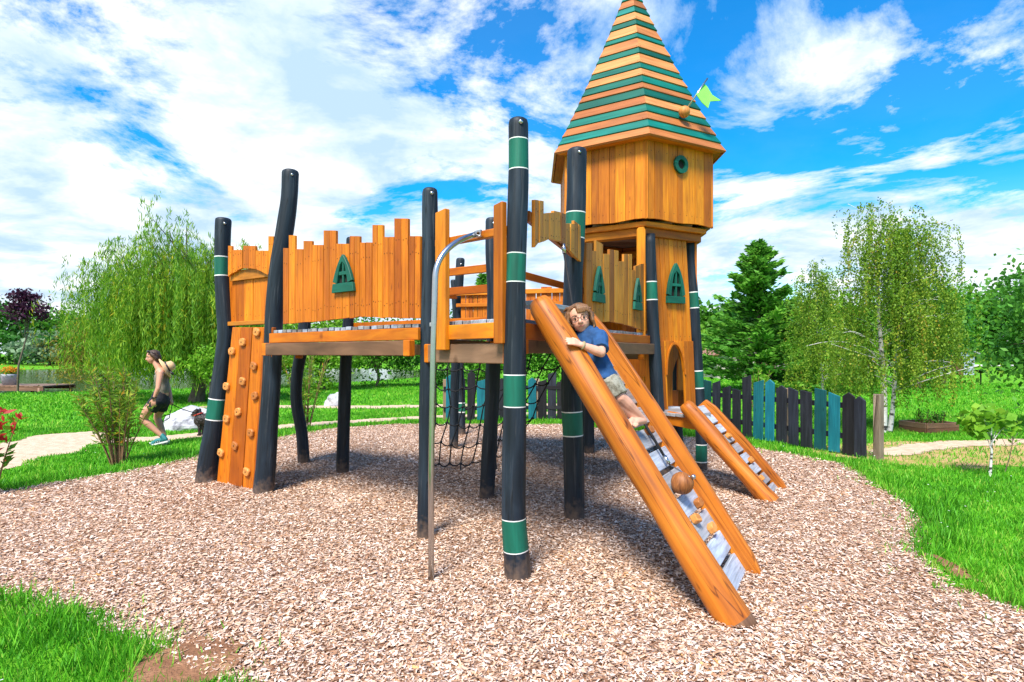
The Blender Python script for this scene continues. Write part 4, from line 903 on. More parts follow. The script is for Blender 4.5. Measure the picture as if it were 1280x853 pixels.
s_ = MB(); chain(s_, [(hip+V2(.02, 0, .17), .108), (hip+V2(0, 0, .03), .136), (hip+V2(0, 0, -.02), .136)], (False, True), 18); chain(s_, [(hip+V2(-.01, -.08, -.03), .118), (hip.lerp(nk, .52)+V2(0.01, -.05, 0), .112)], (True, False), 16); chain(s_, [(hip+V2(0, .08, -.03), .118), (hip.lerp(fk, .56)+V2(0, .05, 0), .110)], (True, False), 16); grow(s_, 'shorts', 'blackcloth', wm, .008, 2, (.07, .012))
mb = MB(); c = nw.lerp(ne, .1); mb.tube([c+V2(.033*math.cos(t), .033*math.sin(t), .008*math.cos(t)) for t in np.linspace(0, 6.2832, 17)], .010, 6, cap=False); mb.box(c+V2(-.01, -.036, 0), V2(1, 0), UP, V2(0, -1), .035, .04, .012); mb.build('watch', ['specs'], wm)
# hat: brim and crown on her back
hcn = wp(209, 459.5, 10.0); ax_ = V2(.80, .38, .46).normalized(); A = ax_.orthogonal().normalized(); mb = MB()
mb.tube([hcn-ax_*.045, hcn-ax_*.035, hcn, hcn+ax_*.05, hcn+ax_*.10, hcn+ax_*.125], [.185, .19, .098, .088, .078, .035], 22); ht = mb.build('straw_hat', ['straw'], wm)
mb = MB(); mb.tube([hcn+ax_*.006, hcn+ax_*.03], [.1065, .1015], 22, cap=False); mb.tube([hcn+ax_*.015+V2(.05, -.05, -.06), hcn+V2(.14, -.06, -.12)], [.014, .02], 6); mb.build('hat_band', ['specs'], ht)
def shoe(an, toe, heel, mats, nm='shoe'):
    mb = MB(); chain(mb, [(an+V2(.0, 0, .01), .042), (heel+(an-heel)*.35, .042), (an.lerp(toe, .55), .042), (toe, .034)]); o = grow(mb, nm, 'shoe', wm, .007, 3)
    mb = MB(); d = (toe-heel).normalized(); sd_ = d.cross(UP).normalized(); nn_ = sd_.cross(d); mb.prism([(-.03, -.035), (.12, -.047), (.23, -.045), (.30, -.02), (.30, .02), (.23, .045), (.12, .047), (-.03, .035)], heel, d, sd_, nn_, -.022, .006); mb.build('sole', ['shoewhite'], o, bevel=.006)
    mb = MB()
    for k in range(3): c = heel.lerp(toe, .42+.12*k)+nn_*.03; mb.tube([c-sd_*.046-nn_*.01, c+nn_*.035-d*.025, c+sd_*.046-nn_*.01], .006, 6)
    mb.build('stripes', ['shoewhite'], o)
shoe(na, wp(190.5, 556, 9.93), wp(207.5, 549.5, 9.93)+V2(.02, 0, -.03), None); fa0 = V2(fa_.x, fa_.y, .085); shoe(fa0, V2(fa_.x-.20, fa_.y, .035), V2(fa_.x+.04, fa_.y, .03), None)
# dog
M['fur'] = strandmat('dark_fur', (.004, .003, .003), (.028, .018, .013), 45); M['tan'] = strandmat('tan_fur', (.10, .05, .025), (.30, .17, .09), 45)
dog = empty('dog', (-5.9, 11.2, 0), 'small dark brown dog on a leash, half hidden behind the leftmost post', 'dog')
D = lambda px, z, y=0: V2((px-640)/F*11.2, 11.2+y, z); b = MB()
chain(b, [(D(250.5, .30), .115), (D(258, .315), .12), (D(268, .315), .105), (D(277, .31), .10), (D(281, .30), .095)], seg=14)
chain(b, [(D(251, .34), .09), (D(248.5, .41), .075), (D(246.5, .44), .075)]); b.ball(D(246, .445), .078, seg=14, sc=(1.0, .85, .9)); chain(b, [(D(244, .43), .048), (D(240.8, .405), .030)])
for s in (-1, 1):
    chain(b, [(D(251, .27, s*.06), .058), (D(252.2, .16, s*.065), .036), (D(251.6, .09, s*.065), .028), (D(251.8, .03, s*.065), .027), (D(250.4, .022, s*.065), .026)])
    chain(b, [(D(280, .28, s*.06), .075), (D(278, .19, s*.07), .050), (D(283, .115, s*.07), .028), (D(281.5, .03, s*.07), .026), (D(280, .022, s*.07), .025)])
    b.ball(D(248, .49, s*.06), .036, seg=8, sc=(.6, .8, 1.3))
chain(b, [(D(284, .34), .035), (D(288, .43), .03), (D(287, .50), .02)])
db = grow(b, 'body', 'fur', dog, .009, 2, (.025, .03))
mb = MB(); mb.ball(D(239.2, .408), .015); mb.build('nose', ['specs'], dog)
for s in (-1, 1): mb = MB(); mb.ball(D(243.2, .462, s*.042), .011); mb.build('eye', ['specs'], dog)
mb = MB(); mb.ball(D(241.8, .395), .034, sc=(1.1, .9, .6)); mb.build('muzzle', ['tan'], dog)
c = D(248.3, .415); mb = MB(); mb.tube([c+V2(.082*math.cos(t), .08*math.sin(t), .03*math.cos(t)) for t in np.linspace(0, 6.2832, 17)], .010, 6, cap=False); mb.build('collar', ['redprint'], dog)
hnd = fw+V2(.03, -.02, -.10); dc = D(247.2, .44, -.02)
mb = MB(); mb.tube([hnd, hnd.lerp(dc, .33)-UP*.02, hnd.lerp(dc, .66)-UP*.02, dc], .008, 6)
lp = [hnd, hnd+V2(-.03, 0, -.12), hnd+V2(-.04, -.02, -.24), hnd+V2(-.14, -.03, -.30), hnd+V2(-.20, -.02, -.24), hnd+V2(-.14, 0, -.20), hnd+V2(-.05, .01, -.18)]
mb.tube(lp, .008, 6); tag(mb.build('leash', ['rope']), 'thin black leash running from the woman to the dog', 'leash')

# ------------------------------------------------------------------ plants
RNG = np.random.default_rng(21)
LM = {
 'green': leafmat('leaf_green', [(0, (.03, .12, .007)), (.5, (.085, .27, .016)), (1, (.19, .42, .035))]),
 'fresh': leafmat('leaf_fresh', [(0, (.06, .18, .008)), (.5, (.14, .34, .016)), (1, (.28, .50, .04))]),
 'dark': leafmat('leaf_dark', [(0, (.018, .085, .012)), (.5, (.045, .18, .02)), (1, (.10, .29, .03))]),
 'willow': leafmat('leaf_willow', [(0, (.05, .17, .012)), (.45, (.17, .36, .022)), (.82, (.36, .50, .03)), (1, (.62, .46, .03))], .4),
 'birch': leafmat('leaf_birch', [(0, (.06, .17, .01)), (.5, (.19, .34, .024)), (.9, (.36, .46, .045)), (1, (.48, .33, .05))], .4),
 'silver': leafmat('leaf_silver', [(0, (.09, .18, .08)), (1, (.27, .38, .22))]),
 'olive': leafmat('leaf_olive', [(0, (.10, .11, .014)), (.6, (.24, .22, .03)), (1, (.38, .24, .05))]),
 'purple': leafmat('leaf_purple', [(0, (.025, .006, .018)), (.6, (.07, .018, .05)), (1, (.16, .05, .12))]),
 'conifer': leafmat('needles', [(0, (.035, .15, .016)), (.5, (.10, .31, .03)), (1, (.24, .50, .05))], .3),
 'maple': leafmat('leaf_maple', [(0, (.03, .13, .014)), (.55, (.08, .27, .03)), (1, (.18, .44, .05))], .3),
 'oleander': leafmat('leaf_oleander', [(0, (.06, .17, .01)), (.5, (.16, .33, .025)), (.9, (.40, .42, .04)), (1, (.6, .3, .03))], .35),
 'red': leafmat('leaf_red', [(0, (.04, .14, .01)), (.6, (.14, .34, .02)), (.75, (.34, .02, .02)), (1, (.62, .06, .04))], .35),
 'flower': leafmat('flower_petals', [(0, (.75, .12, .01)), (.6, (.8, .35, .02)), (1, (.8, .55, .05))], .3),
}
def limb(mb, a, b, r0, r1, bend=.12, seg=7, n=6):
    a, b = Vector(a), Vector(b); L_ = (b-a).length; s = Vector(RNG.normal(size=3))*bend*L_; pts = []
    for i in range(n+1):
        t = i/n; pts.append(a.lerp(b, t)+s*math.sin(math.pi*t)*.5+UP*L_*.06*math.sin(math.pi*t))
    mb.tube(pts, [r0+(r1-r0)*i/n for i in range(n+1)], seg, cap=False, wob=.05)
def hz(x, y): return float(height(x, y))
def broadleaf(name, label, cat, x, y, h, rad, leaf='green', n=9000, ll=.22, lw=.13, ncl=60, tr=.12, cz=None, group=None, lean=(0, 0), clump=.26, bark='bark', low=.15, limb0=.3):
    z0 = hz(x, y); root = empty(name, (x, y, z0), label, cat, group); base = Vector((x, y, z0-.1))
    rx, ry = rad; zb = h*low; cz = (h+zb)/2; rz = (h-zb)/2
    cl = []
    while len(cl) < ncl:
        d = unit(RNG.normal(size=3)); r = RNG.random()**.45
        if d[2] < -.5 and RNG.random() < .5: continue
        w_ = 1-.25*max(0, d[2])
        p = np.array([d[0]*rx*r*w_, d[1]*ry*r*w_, d[2]*rz*r]); cl.append(p)
    cl = np.array(cl); ctr = np.array([x+lean[0], y+lean[1], z0+cz])
    sz = clump*min(rx, rz)*RNG.uniform(.6, 1.4, ncl); wt = RNG.dirichlet(np.ones(ncl)*3); idx = RNG.choice(ncl, n, p=wt)
    g = RNG.normal(size=(n, 3))*np.array([1, 1, .62]); P = ctr+cl[idx]+g*sz[idx][:, None]
    P[:, 2] = np.maximum(P[:, 2], z0+.05)
    tb = RNG.uniform(-.22, .22, ncl); T = .5+tb[idx]+RNG.normal(size=n)*.15
    Vq = leaves(P, ll, lw, up=.45)
    mb = MB(); top = Vector(ctr)+Vector((0, 0, rz*.3))
    pts = [base, base.lerp(top, .35)+Vector(RNG.normal(size=3))*.04*h, base.lerp(top, .7)+Vector(RNG.normal(size=3))*.03*h, top]
    mb.tube(pts, [tr, tr*.8, tr*.5, tr*.2], 9, cap=False, wob=.08)
    for i in RNG.choice(ncl, min(ncl, 12), replace=False):
        t = RNG.uniform(limb0, max(.8, limb0+.2)); limb(mb, pts[0].lerp(pts[3], t), ctr+cl[i], tr*.4, tr*.08)
    mb.build('trunk', [bark], root); soup('crown', Vq, T, LM[leaf], root)
    return root
def strands(root, starts, length, spacing, ll, lw, mat, sway=.12, out=None, zmin=.3, pairs=2, tv=.2, jit=.55):
    Ps = []; Ts = []; Ds = []
    for s, Ln, o_ in zip(starts, length, out):
        m_ = max(3, int(Ln/spacing)); t = np.arange(m_)/m_; ph = RNG.random()*6; t0 = RNG.normal()*tv
        arc = np.minimum(1, t*2.2)
        x = s[0]+o_[0]*(1-(1-arc)**2)+sway*np.sin(t*5+ph)*t*.4; y = s[1]+o_[1]*(1-(1-arc)**2)+sway*np.cos(t*4+ph)*t*.4
        z = s[2]+o_[2]*np.sin(np.minimum(t*2.2, 1)*math.pi)*.6-Ln*t**1.25
        p = np.stack([x, y, z], -1); p = p[p[:, 2] > zmin+RNG.random()*.7]
        for _ in range(pairs): Ps.append(p+RNG.normal(size=p.shape)*spacing*.5); Ts.append(np.full(len(p), .45+t0)+RNG.normal(size=len(p))*.16)
    P = np.concatenate(Ps); T = np.concatenate(Ts)
    return soup('crown', leaves(P, ll, lw, up=.2, droop=(0, 0, -1), jit=jit), T, LM[mat], root)
# weeping willow
wx, wy = -10.45, 19.0; root = empty('willow_tree', (wx, wy, 0), 'large weeping willow with long yellow green curtains beside the pond', 'tree')
mb = MB(); B0 = Vector((wx, wy, -.1)); B1 = Vector((wx+.25, wy+.1, 1.5)); mb.tube([B0, B0.lerp(B1, .3)+V2(.02, 0), B1], [.27, .21, .19], 14, cap=False, wob=.1)
st = []; outs = []; lens = []
for i in range(54):
    a = i*2.39996+RNG.normal()*.12; r = ((i+.5)/54)**.5; tip = Vector((wx-.60+math.cos(a)*3.15*r, wy+math.sin(a)*2.4*r, 5.45-1.9*r*r+RNG.normal()*.25))
    if i < 22: limb(mb, B1, tip, .075, .008, .10)
    for k in range(36):
        f = RNG.uniform(.45, 1.02); p = B1.lerp(tip, f)+Vector(RNG.normal(size=3))*.33; st.append(p); dr = Vector((p.x-wx+.4, p.y-wy, 0)); dr = dr.normalized()*RNG.uniform(.05, .55); outs.append((dr.x, dr.y, RNG.uniform(.05, .35))); lens.append(RNG.uniform(.8, 1.0)*min(4.8, p.z-.25)*(RNG.uniform(.45, 1.05)))
mb.build('trunk', ['bark'], root); strands(root, st, lens, .08, .19, .026, 'willow', out=outs, zmin=.35, tv=.17, jit=.40)
# birch trees
def birch(name, label, x, y, h, r, ns, trunks, mat='birch', group=None, ll=.044, lw=.030, zmin=.45):
    root = empty(name, (x, y, hz(x, y)), label, 'tree', group); mb = MB(); st = []; outs = []; lens = []
    for (dx, hh, tr, ln) in trunks:
        b0 = Vector((x+dx, y+RNG.normal()*.1, -.1)); tp = Vector((x+dx+ln, y, hh)); pts = [b0+(tp-b0)*t+V2(.05*math.sin(t*7+dx*9), .03*math.sin(5*t)) for t in np.linspace(0, 1, 14)]
        mb.tube(pts, [tr*(1-.85*t) for t in np.linspace(0, 1, 14)], 10, cap=False, wob=.05)
        for i in range(ns):
            t = RNG.uniform(.22, 1); p0 = b0+(tp-b0)*t; a = RNG.random()*6.283; rr_ = r*(1.12-.75*t)*RNG.uniform(.45, 1.1)
            p1 = p0+Vector((math.cos(a)*rr_, math.sin(a)*rr_*.8, RNG.uniform(.15, .7)*(1-.3*t)))
            if i % 2 == 0: limb(mb, p0, p1, tr*.24*(1.1-t), .004, .1, 5)
            for k in range(7):
                f = RNG.uniform(.35, 1.05); p = p0.lerp(p1, f)+Vector(RNG.normal(size=3))*.08; st.append(p); d = Vector((math.cos(a), math.sin(a), 0))*RNG.uniform(.02, .25); outs.append((d.x, d.y, RNG.uniform(0, .15))); lens.append(RNG.uniform(.3, 1.25))
    mb.build('trunk', ['birch'], root); strands(root, st, lens, .050, ll, lw, mat, out=outs, zmin=zmin, pairs=3, sway=.08)
    return root
birch('birch_tree', 'slender white barked birch with hanging fine leaves behind the picket fence end', 7.42, 11.5, 4.5, 1.6, 88, [(0, 4.35, .065, -.1), (.10, 3.9, .05, .55)])
birch('birch_tree', 'smaller leafy birch left of and behind the white barked birch', 7.75, 14.2, 3.9, 1.2, 60, [(0, 3.5, .04, -.25)], zmin=.3)
# conifer
def conifer(name, label, x, y, h, r, n, mat='conifer', group=None, ll=.30, lw=.10):
    z0 = hz(x, y); root = empty(name, (x, y, z0), label, 'tree', group); mb = MB(); mb.tube([(x, y, z0-.1), (x, y, z0+h*.5), (x, y, z0+h)], [.14, .08, .012], 8, cap=False)
    Ps = []; Ts = []; Ds = []
    nb = 150
    for i in range(nb):
        t = (i+RNG.random())/nb; t = t**.85; zz_ = z0+.25+t*(h-.3); a = RNG.random()*6.283; Ln = r*(1-t)**.8*RNG.uniform(.65, 1.12)+.08
        m_ = max(6, int(n/nb*(.4+1.3*(1-t)))); f = RNG.random(m_)**.6; wd = .20*Ln*(1.15-f)+.05
        s_ = RNG.normal(size=m_)*wd; dx, dy = math.cos(a), math.sin(a)
        lift = (-.12+.55*t)*Ln*f+.16*Ln*f*f
        P = np.stack([x+dx*Ln*f-dy*s_, y+dy*Ln*f+dx*s_, zz_+lift+RNG.normal(size=m_)*.05-abs(s_)*.25], -1)
        D = np.stack([dx+.9*RNG.normal(size=m_)*.5-dy*s_/wd*.4, dy+.9*RNG.normal(size=m_)*.5+dx*s_/wd*.4, .25+.3*RNG.normal(size=m_)], -1)
        Ps.append(P); Ds.append(D); Ts.append(.42+RNG.normal()*.15+.25*(f-.5)+RNG.normal(size=m_)*.12)
        if i % 3 == 0: limb(mb, (x, y, zz_), (x+dx*Ln*.9, y+dy*Ln*.9, zz_+(-.12+.55*t)*Ln*.9), .03*(1.1-t), .005, .05, 5, 4)
    P = np.concatenate(Ps); D = unit(np.concatenate(Ds)); k = len(P)
    N = RNG.normal(size=(k, 3)); S = unit(np.cross(D, N)); l = ll*(.6+.7*RNG.random((k, 1))); w = lw*(.6+.7*RNG.random((k, 1)))
    b = P-D*l/2; t_ = P+D*l/2; mb.build('trunk', ['bark'], root); soup('crown', np.stack([b, P+S*w/2, t_, P-S*w/2], 1), np.concatenate(Ts), LM[mat], root); return root
conifer('conifer_tree', 'broad green conifer with pointed top behind the picket fence', 10.5, 24.5, 6.35, 2.9, 21000)
conifer('conifer_tree', 'slim dark conifer whose tip shows above the back parapet', -1.32, 26, 5.15, 1.3, 5000)
# purple plum sapling
root = broadleaf('plum_tree', 'young purple leaved tree on a thin leaning trunk by the pond', 'tree', -20.1, 23.4, 4.5, (.58, .55), 'purple', 1500, .14, .09, 20, .045, low=.60, limb0=.62, lean=(.45, 0), clump=.3)
# far bank
for (px, d, h, r, leaf, lab) in ((-70, 80, 8.5, 5, 'green', 'tall green tree at the left end of the far bank'), (20, 82, 8.6, 5.5, 'dark', 'dark green rounded tree on the far bank behind the plum sapling'), (75, 84, 7.8, 5, 'green', 'mid green tree on the far bank right of the dark rounded one'),
        (62, 76, 4.4, 4.4, 'silver', 'silvery grey willow bush at the water edge of the far bank'), (102, 77, 4.6, 3.6, 'dark', 'low dark bush beside the silvery bush on the far bank'), (135, 82, 7.2, 5, 'green', 'green tree on the far bank behind the brownish bush'),
        (190, 82, 7.5, 5, 'fresh', 'light green tree on the far bank behind the weeping willow'), (255, 80, 7.4, 5, 'green', 'green tree on the far bank right of the willow trunk'), (330, 78, 7.0, 5, 'dark', 'dark tree on the far bank behind the climbing wall')):
    broadleaf('bush' if h < 5 else 'broadleaf_tree', lab, 'bush' if h < 5 else 'tree', (px-640)/F*d, d, h, (r, 3.5), leaf, 3800, .62, .40, 55, .2, group='plants on the far bank', low=.02)
# brownish bush and thin grey tree left of the willow
broadleaf('bush', 'loose brownish yellow bush left of the weeping willow', 'bush', -15.0, 21.0, 2.9, (1.55, 1.2), 'olive', 6500, .14, .035, 60, .05, low=.04, clump=.3)
broadleaf('thin_tree', 'thin grey wispy tree left of the willow crown', 'tree', -15.6, 21.8, 4.2, (.75, .6), 'silver', 420, .14, .05, 26, .035, low=.4, clump=.3)
broadleaf('bush', 'bright leafy bush in front of the willow trunk', 'bush', -8.55, 16.3, 1.75, (.62, .5), 'fresh', 1300, .13, .06, 26, .03, low=.42)
# trees behind the castle, seen below and over the deck
for (px, d, h, r, leaf, lab) in ((345, 27, 3.3, 1.8, 'willow', 'yellow green tree seen between the left posts'), (405, 25, 3.4, 1.7, 'fresh', 'light green tree seen under the left deck'), (470, 27, 3.3, 1.9, 'green', 'green tree seen under the middle of the deck'),
        (545, 28, 3.4, 1.9, 'dark', 'dark green tree seen behind the net, left half'), (650, 25, 2.9, 1.9, 'green', 'dense green tree seen behind the net, right half'), (715, 27, 3.2, 1.8, 'dark', 'dark green tree behind the post of the big ramp'), (785, 24, 3.5, 1.9, 'green', 'dense green tree seen under the right parapet'), (850, 29, 3.2, 1.8, 'fresh', 'light green tree behind the tower porch')):
    broadleaf('broadleaf_tree', lab, 'tree', (px-640)/F*d, d, h, (r, 1.5), leaf, 5200, .17, .10, 55, .09, group='trees behind the castle', low=.03)
# right background
for (px, d, h, r, leaf, lab, n) in ((862, 50, 6.2, 2.6, 'green', 'green tree at the right edge of the tower', 4500), (915, 52, 5.4, 2.4, 'dark', 'dark tree left of the broad conifer', 4500), (1003, 33, 4.9, 2.2, 'fresh', 'light green tree right of the broad conifer', 4500),
        (1042, 23, 4.1, 1.7, 'fresh', 'pale green loose tree just left of the birch trunk', 5000), (1085, 38, 5.4, 2.6, 'green', 'mid green tree far behind the birch', 4500), (1150, 26, 4.9, 1.7, 'dark', 'dark green tree behind the right side of the birch', 5200), (1178, 30, 5.3, 1.5, 'green', 'upright green tree peeking out right of the birch', 4500),
        (1232, 78, 9.5, 5.5, 'green', 'distant green tree above the lawn, left of the maple', 3800), (1185, 84, 8.6, 5.5, 'dark', 'distant dark tree above the white road', 3800), (1290, 75, 10, 6, 'dark', 'distant tall tree behind the maple', 3800), (1370, 60, 8, 5, 'green', 'far tree beyond the right edge of the lawn', 3800),
        (1215, 128, 8, 8, 'green', 'far off green tree on top of the grassy rise', 3000), (1100, 120, 8, 9, 'dark', 'far off dark tree on the rise behind the birch', 3000), (1000, 110, 8, 9, 'green', 'far off tree line end behind the conifer', 3000), (930, 100, 7.5, 8, 'green', 'far off green tree behind the house', 3000)):
    broadleaf('broadleaf_tree', lab, 'tree', (px-640)/F*d, d, h, (r, r*.8), leaf, n, .20 if d < 50 else .7, .13 if d < 50 else .45, 60, .12, group='background trees on the right', low=.04)
for (px, d, h, r, leaf) in ((-180, 90, 9, 7, 'green'), (400, 95, 6, 8, 'green'), (520, 95, 6, 8, 'dark'), (640, 95, 6, 8, 'green'), (760, 95, 6, 8, 'dark'), (850, 95, 6.5, 8, 'green'), (1480, 80, 9, 7, 'green')):
    broadleaf('broadleaf_tree', 'low distant tree on the skyline beyond the castle', 'tree', (px-640)/F*d, d, h, (r, 4), leaf, 2600, .8, .5, 50, .2, group='skyline trees', low=.0)
# maple branches reaching in from the right
broadleaf('maple_tree', 'blue green big leaved tree reaching in at the right edge', 'tree', 11.75, 11.8, 3.75, (2.15, 1.5), 'maple', 9000, .125, .085, 90, .10, low=.02, clump=.17)
# fig sapling and twig
def sapling(name, label, x, y, h, nl, ll, lw, leaf, bark, spread=.22, tr=.018, lean=.02):
    z0 = hz(x, y); root = empty(name, (x, y, z0), label, 'plant'); mb = MB(); tp = Vector((x+lean, y, z0+h)); b0 = Vector((x, y, z0-.05)); mb.tube([b0, b0.lerp(tp, .5)+V2(.015, 0), tp], [tr, tr*.8, tr*.4], 7, cap=False)
    P = []
    for k in range(7):
        a = RNG.random()*6.28; e = tp+Vector((math.cos(a)*spread, math.sin(a)*spread, RNG.uniform(-.1, .2)*h)); limb(mb, b0.lerp(tp, RNG.uniform(.55, .95)), e, tr*.4, .003, .1, 5)
        for q in range(nl//7): P.append(np.array(e)+RNG.normal(size=3)*spread*.38)
    mb.build('stem', [bark], root); soup('foliage', leaves(np.array(P), ll, lw, up=.55), RNG.random(len(P))*.6+.3, LM[leaf], root)
sapling('fig_sapling', 'young fig sapling with pale trunk on the bare ground at right', 6.22, 7.5, .66, 150, .14, .10, 'fresh', 'birch', spread=.20)
sapling('twig_sapling', 'thin nearly bare sapling beside the young fig', 6.48, 7.6, .50, 56, .07, .035, 'fresh', 'bark', tr=.007, lean=.14)
# stemmed shrubs
def stem_shrub(name, label, x, y, h, ns, r, nl, leaf, group=None, ll=.11, lw=.020, f0=.30, red=0):
    z0 = hz(x, y); root = empty(name, (x, y, z0), label, 'shrub', group); mb = MB(); P = []; D = []; PR = []
    for i in range(ns):
        a = RNG.random()*6.28; rb = RNG.uniform(.02, .2)*r; rt = r*RNG.uniform(.25, 1.05); hh = h*RNG.uniform(.6, 1.05)
        b0 = np.array([x+math.cos(a)*rb, y+math.sin(a)*rb, z0-.04]); tp = np.array([x+math.cos(a)*rt, y+math.sin(a)*rt, z0+hh]); mid = (b0+tp)/2+np.array([-math.cos(a), -math.sin(a), 0])*rt*.12
        q = lambda t: b0*(1-t)**2+2*mid*t*(1-t)+tp*t*t
        mb.tube([q(t) for t in np.linspace(0, 1, 7)], [.011, .010, .009, .008, .006, .005, .003], 6, cap=False)
        m_ = nl//ns; t = f0+(1-f0)*RNG.random(m_)**.75; p = np.array([q(v) for v in t]); d = unit(RNG.normal(size=(m_, 3))*np.array([1, 1, .4])+np.array([0, 0, .75])); P.append(p+d*ll*.5+RNG.normal(size=(m_, 3))*.02); D.append(d)
    P = np.concatenate(P); D = np.concatenate(D); k = len(P); S = unit(np.cross(D, RNG.normal(size=(k, 3)))); l = ll*(.6+.8*RNG.random((k, 1))); w = lw*(.7+.6*RNG.random((k, 1)))
    Q = np.stack([P-D*l/2, P+S*w/2, P+D*l/2, P-S*w/2], 1); T = .5+.22*RNG.normal(size=k)
    mb.build('stems', ['stem'], root)
    if red:
        top = (P[:, 2]-z0) > h*.58+RNG.normal(size=k)*.12*h; soup('foliage', Q, np.where(top, .8+.1*T, .1+.5*T), LM['red'], root)
    else: soup('foliage', Q, T, LM[leaf], root)
    return root
M['stem'] = plain('shrub_stems', (.22, .12, .06), .8)
stem_shrub('oleander_shrub', 'many stemmed yellow green shrub at the left edge of the wood chips', -5.62, 8.25, 1.35, 30, .46, 2300, 'oleander')
stem_shrub('oleander_shrub', 'taller loose shrub seen between the left castle posts', -4.35, 12.1, 1.75, 16, .50, 1200, 'oleander', f0=.2)
stem_shrub('leafy_plant', 'small leafy plant behind the dog', -5.95, 12.0, .75, 10, .25, 260, 'fresh', ll=.12, f0=.1)
stem_shrub('photinia_shrub', 'red tipped shrub at the left edge beside the sandy path', -5.95, 6.5, 1.1, 10, .5, 330, 'fresh', ll=.11, lw=.045, f0=.35, red=1)
stem_shrub('leafy_plant', 'light green leafy plant behind the fence left of the birch', 5.4, 12.6, 1.2, 14, .4, 700, 'fresh', ll=.1, lw=.04, f0=.1)
# white boulder and a small stone
M['marble'] = noisemat('white_marble', [(.38, (.20, .20, .22)), (.47, (.42, .42, .44)), (.7, (.56, .56, .57))], 3.5, rough=.7, bump=.6)
def rock(label, c, sc, ph):
    mb = MB(); bm = bmesh.new(); bmesh.ops.create_icosphere(bm, subdivisions=4, radius=1)
    for v in bm.verts:
        d = v.co.copy(); v.co *= 1+.32*mnoise.noise(d*1.1+V2(ph, 0, 0))+.10*mnoise.noise(d*4+V2(ph, 3, 0)); v.co = Vector((v.co.x*sc[0], v.co.y*sc[1], max(v.co.z, -.3)*sc[2]))+c
    me = bpy.data.meshes.new('boulder'); bm.to_mesh(me); bm.free(); me.materials.append(M['marble']); tag(link('boulder', me), label, 'boulder')
rock('big white marble boulder on the grass beside the dog', V2(-6.75, 12.2, .12), (.62, .45, .36), 1)
rock('small pale stone by the far path under the left deck', V2(-5.4, 17.6, .08), (.30, .22, .30), 5)
# pontoon and flower tub
pon = empty('pontoon', (-22.4, 26, 0), 'low grey wooden pontoon at the pond edge', 'deck'); mb = MB()
for i in range(20): mb.box(V2(-24.4+i*.205, 26, .16), V2(0, 1), V2(1, 0), UP, 1.9, .19, .05)
mb.build('boards', ['beam'], pon)
mb = MB()
for y_ in (25.1, 26.9): mb.bar(V2(-24.5, y_, .05), V2(-20.4, y_, .05), .08, .16)
for x_ in (-24.3, -22.4, -20.6):
    for y_ in (25.1, 26.9): mb.tube([(x_, y_, -.6), (x_, y_, .1)], .07, 8)
mb.build('frame', ['beam'], pon)
tub = empty('flower_tub', (-22.6, 25.9, .185), 'round grey planter tub full of orange flowers on the pontoon', 'planter'); mb = MB()
mb.tube([(-22.6, 25.9, .185), (-22.6, 25.9, .60), (-22.6, 25.9, .66), (-22.6, 25.9, .67), (-22.6, 25.9, .60)], [.24, .31, .33, .29, .28], 18); M['tubgrey'] = plain('grey_tub', (.38, .38, .42), .6); mb.build('pot', ['tubgrey'], tub)
P = np.array([-22.6, 25.9, .76])+RNG.normal(size=(500, 3))*np.array([.17, .17, .08]); soup('foliage', leaves(P, .08, .05), RNG.random(500), LM['fresh'], tub)
P = np.array([-22.6, 25.9, .86])+RNG.normal(size=(420, 3))*np.array([.16, .16, .07]); soup('blooms', leaves(P, .07, .06, up=.7), RNG.random(420), LM['flower'], tub)
# picket fence
FP = [V2(-1.75, 13.45), V2(-1, 13.6), V2(1, 13.9), V2(2.6, 13.3), V2(3.7, 12.1), V2(4.35, 10.9), V2(4.85, 9.9), V2(5.42, 8.72)]
fen = empty('picket_fence', (1, 13.9, 0), 'curving fence of black and teal wooden pickets behind the castle', 'fence')
cum = [0]
for a, b in zip(FP, FP[1:]): cum.append(cum[-1]+(b-a).length)
def fpt(s):
    s = min(max(s, 0), cum[-1]); i = max(j for j in range(len(FP)-1) if cum[j] <= s+1e-9); t = (s-cum[i])/(cum[i+1]-cum[i]); return FP[i].lerp(FP[i+1], t), (FP[i+1]-FP[i]).normalized()
def sm_(s): a, _ = fpt(s-.3); b, _ = fpt(s+.3); c, d = fpt(s); return (a+b+c*2)/4, (fpt(s+.35)[0]-fpt(s-.35)[0]).normalized()
s = cum[-1]-.06; i = 0; pat = 'bbttbbbttbbbbttbtbbttbbtbbttbbbttbbttbbtbbttbbbttbbttbb'
hts = [.93, .98, .98, 1.03, .98, 1.02, 1.03, 1.12, 1.12, 1.2, .93, .98]
while s > .1 and i < len(pat):
    c, d = sm_(s); n_ = V2(d.y, -d.x); h = hts[i] if i < len(hts) else random.uniform(.95, 1.2); w = random.uniform(.185, .212); z0 = hz(c.x, c.y); col = pat[i]
    tl = random.choice([-.06, .06, .03]); tiltx = random.uniform(-.012, .012)
    top = [(w/2+tiltx, h-.05), (0+tiltx, h+.015), (-w/2+tiltx, h-.05)] if random.random() < .4 else [(w/2+tiltx, h-max(tl, 0)), (-w/2+tiltx, h+min(tl, 0))]
    mb = MB(); mb.prism([(-w/2, .03), (w/2, .03)]+top, c+UP*z0+n_*.03, d, UP, n_, 0, .028); o = mb.build('picket', ['pteal' if col == 't' else 'pblack'], fen, bevel=.004); o['label'] = 'teal picket' if col == 't' else 'black picket'
    s -= .245; i += 1
for z in (.30, .78):
    mb = MB(); pts = [sm_(v)[0] for v in np.arange(0.1, cum[-1]+.1, .8)]+[sm_(cum[-1])[0]]
    for a, b in zip(pts, pts[1:]): mb.bar(a+UP*z, b+UP*z, .045, .085)
    mb.build('rail', ['pblack'], fen)
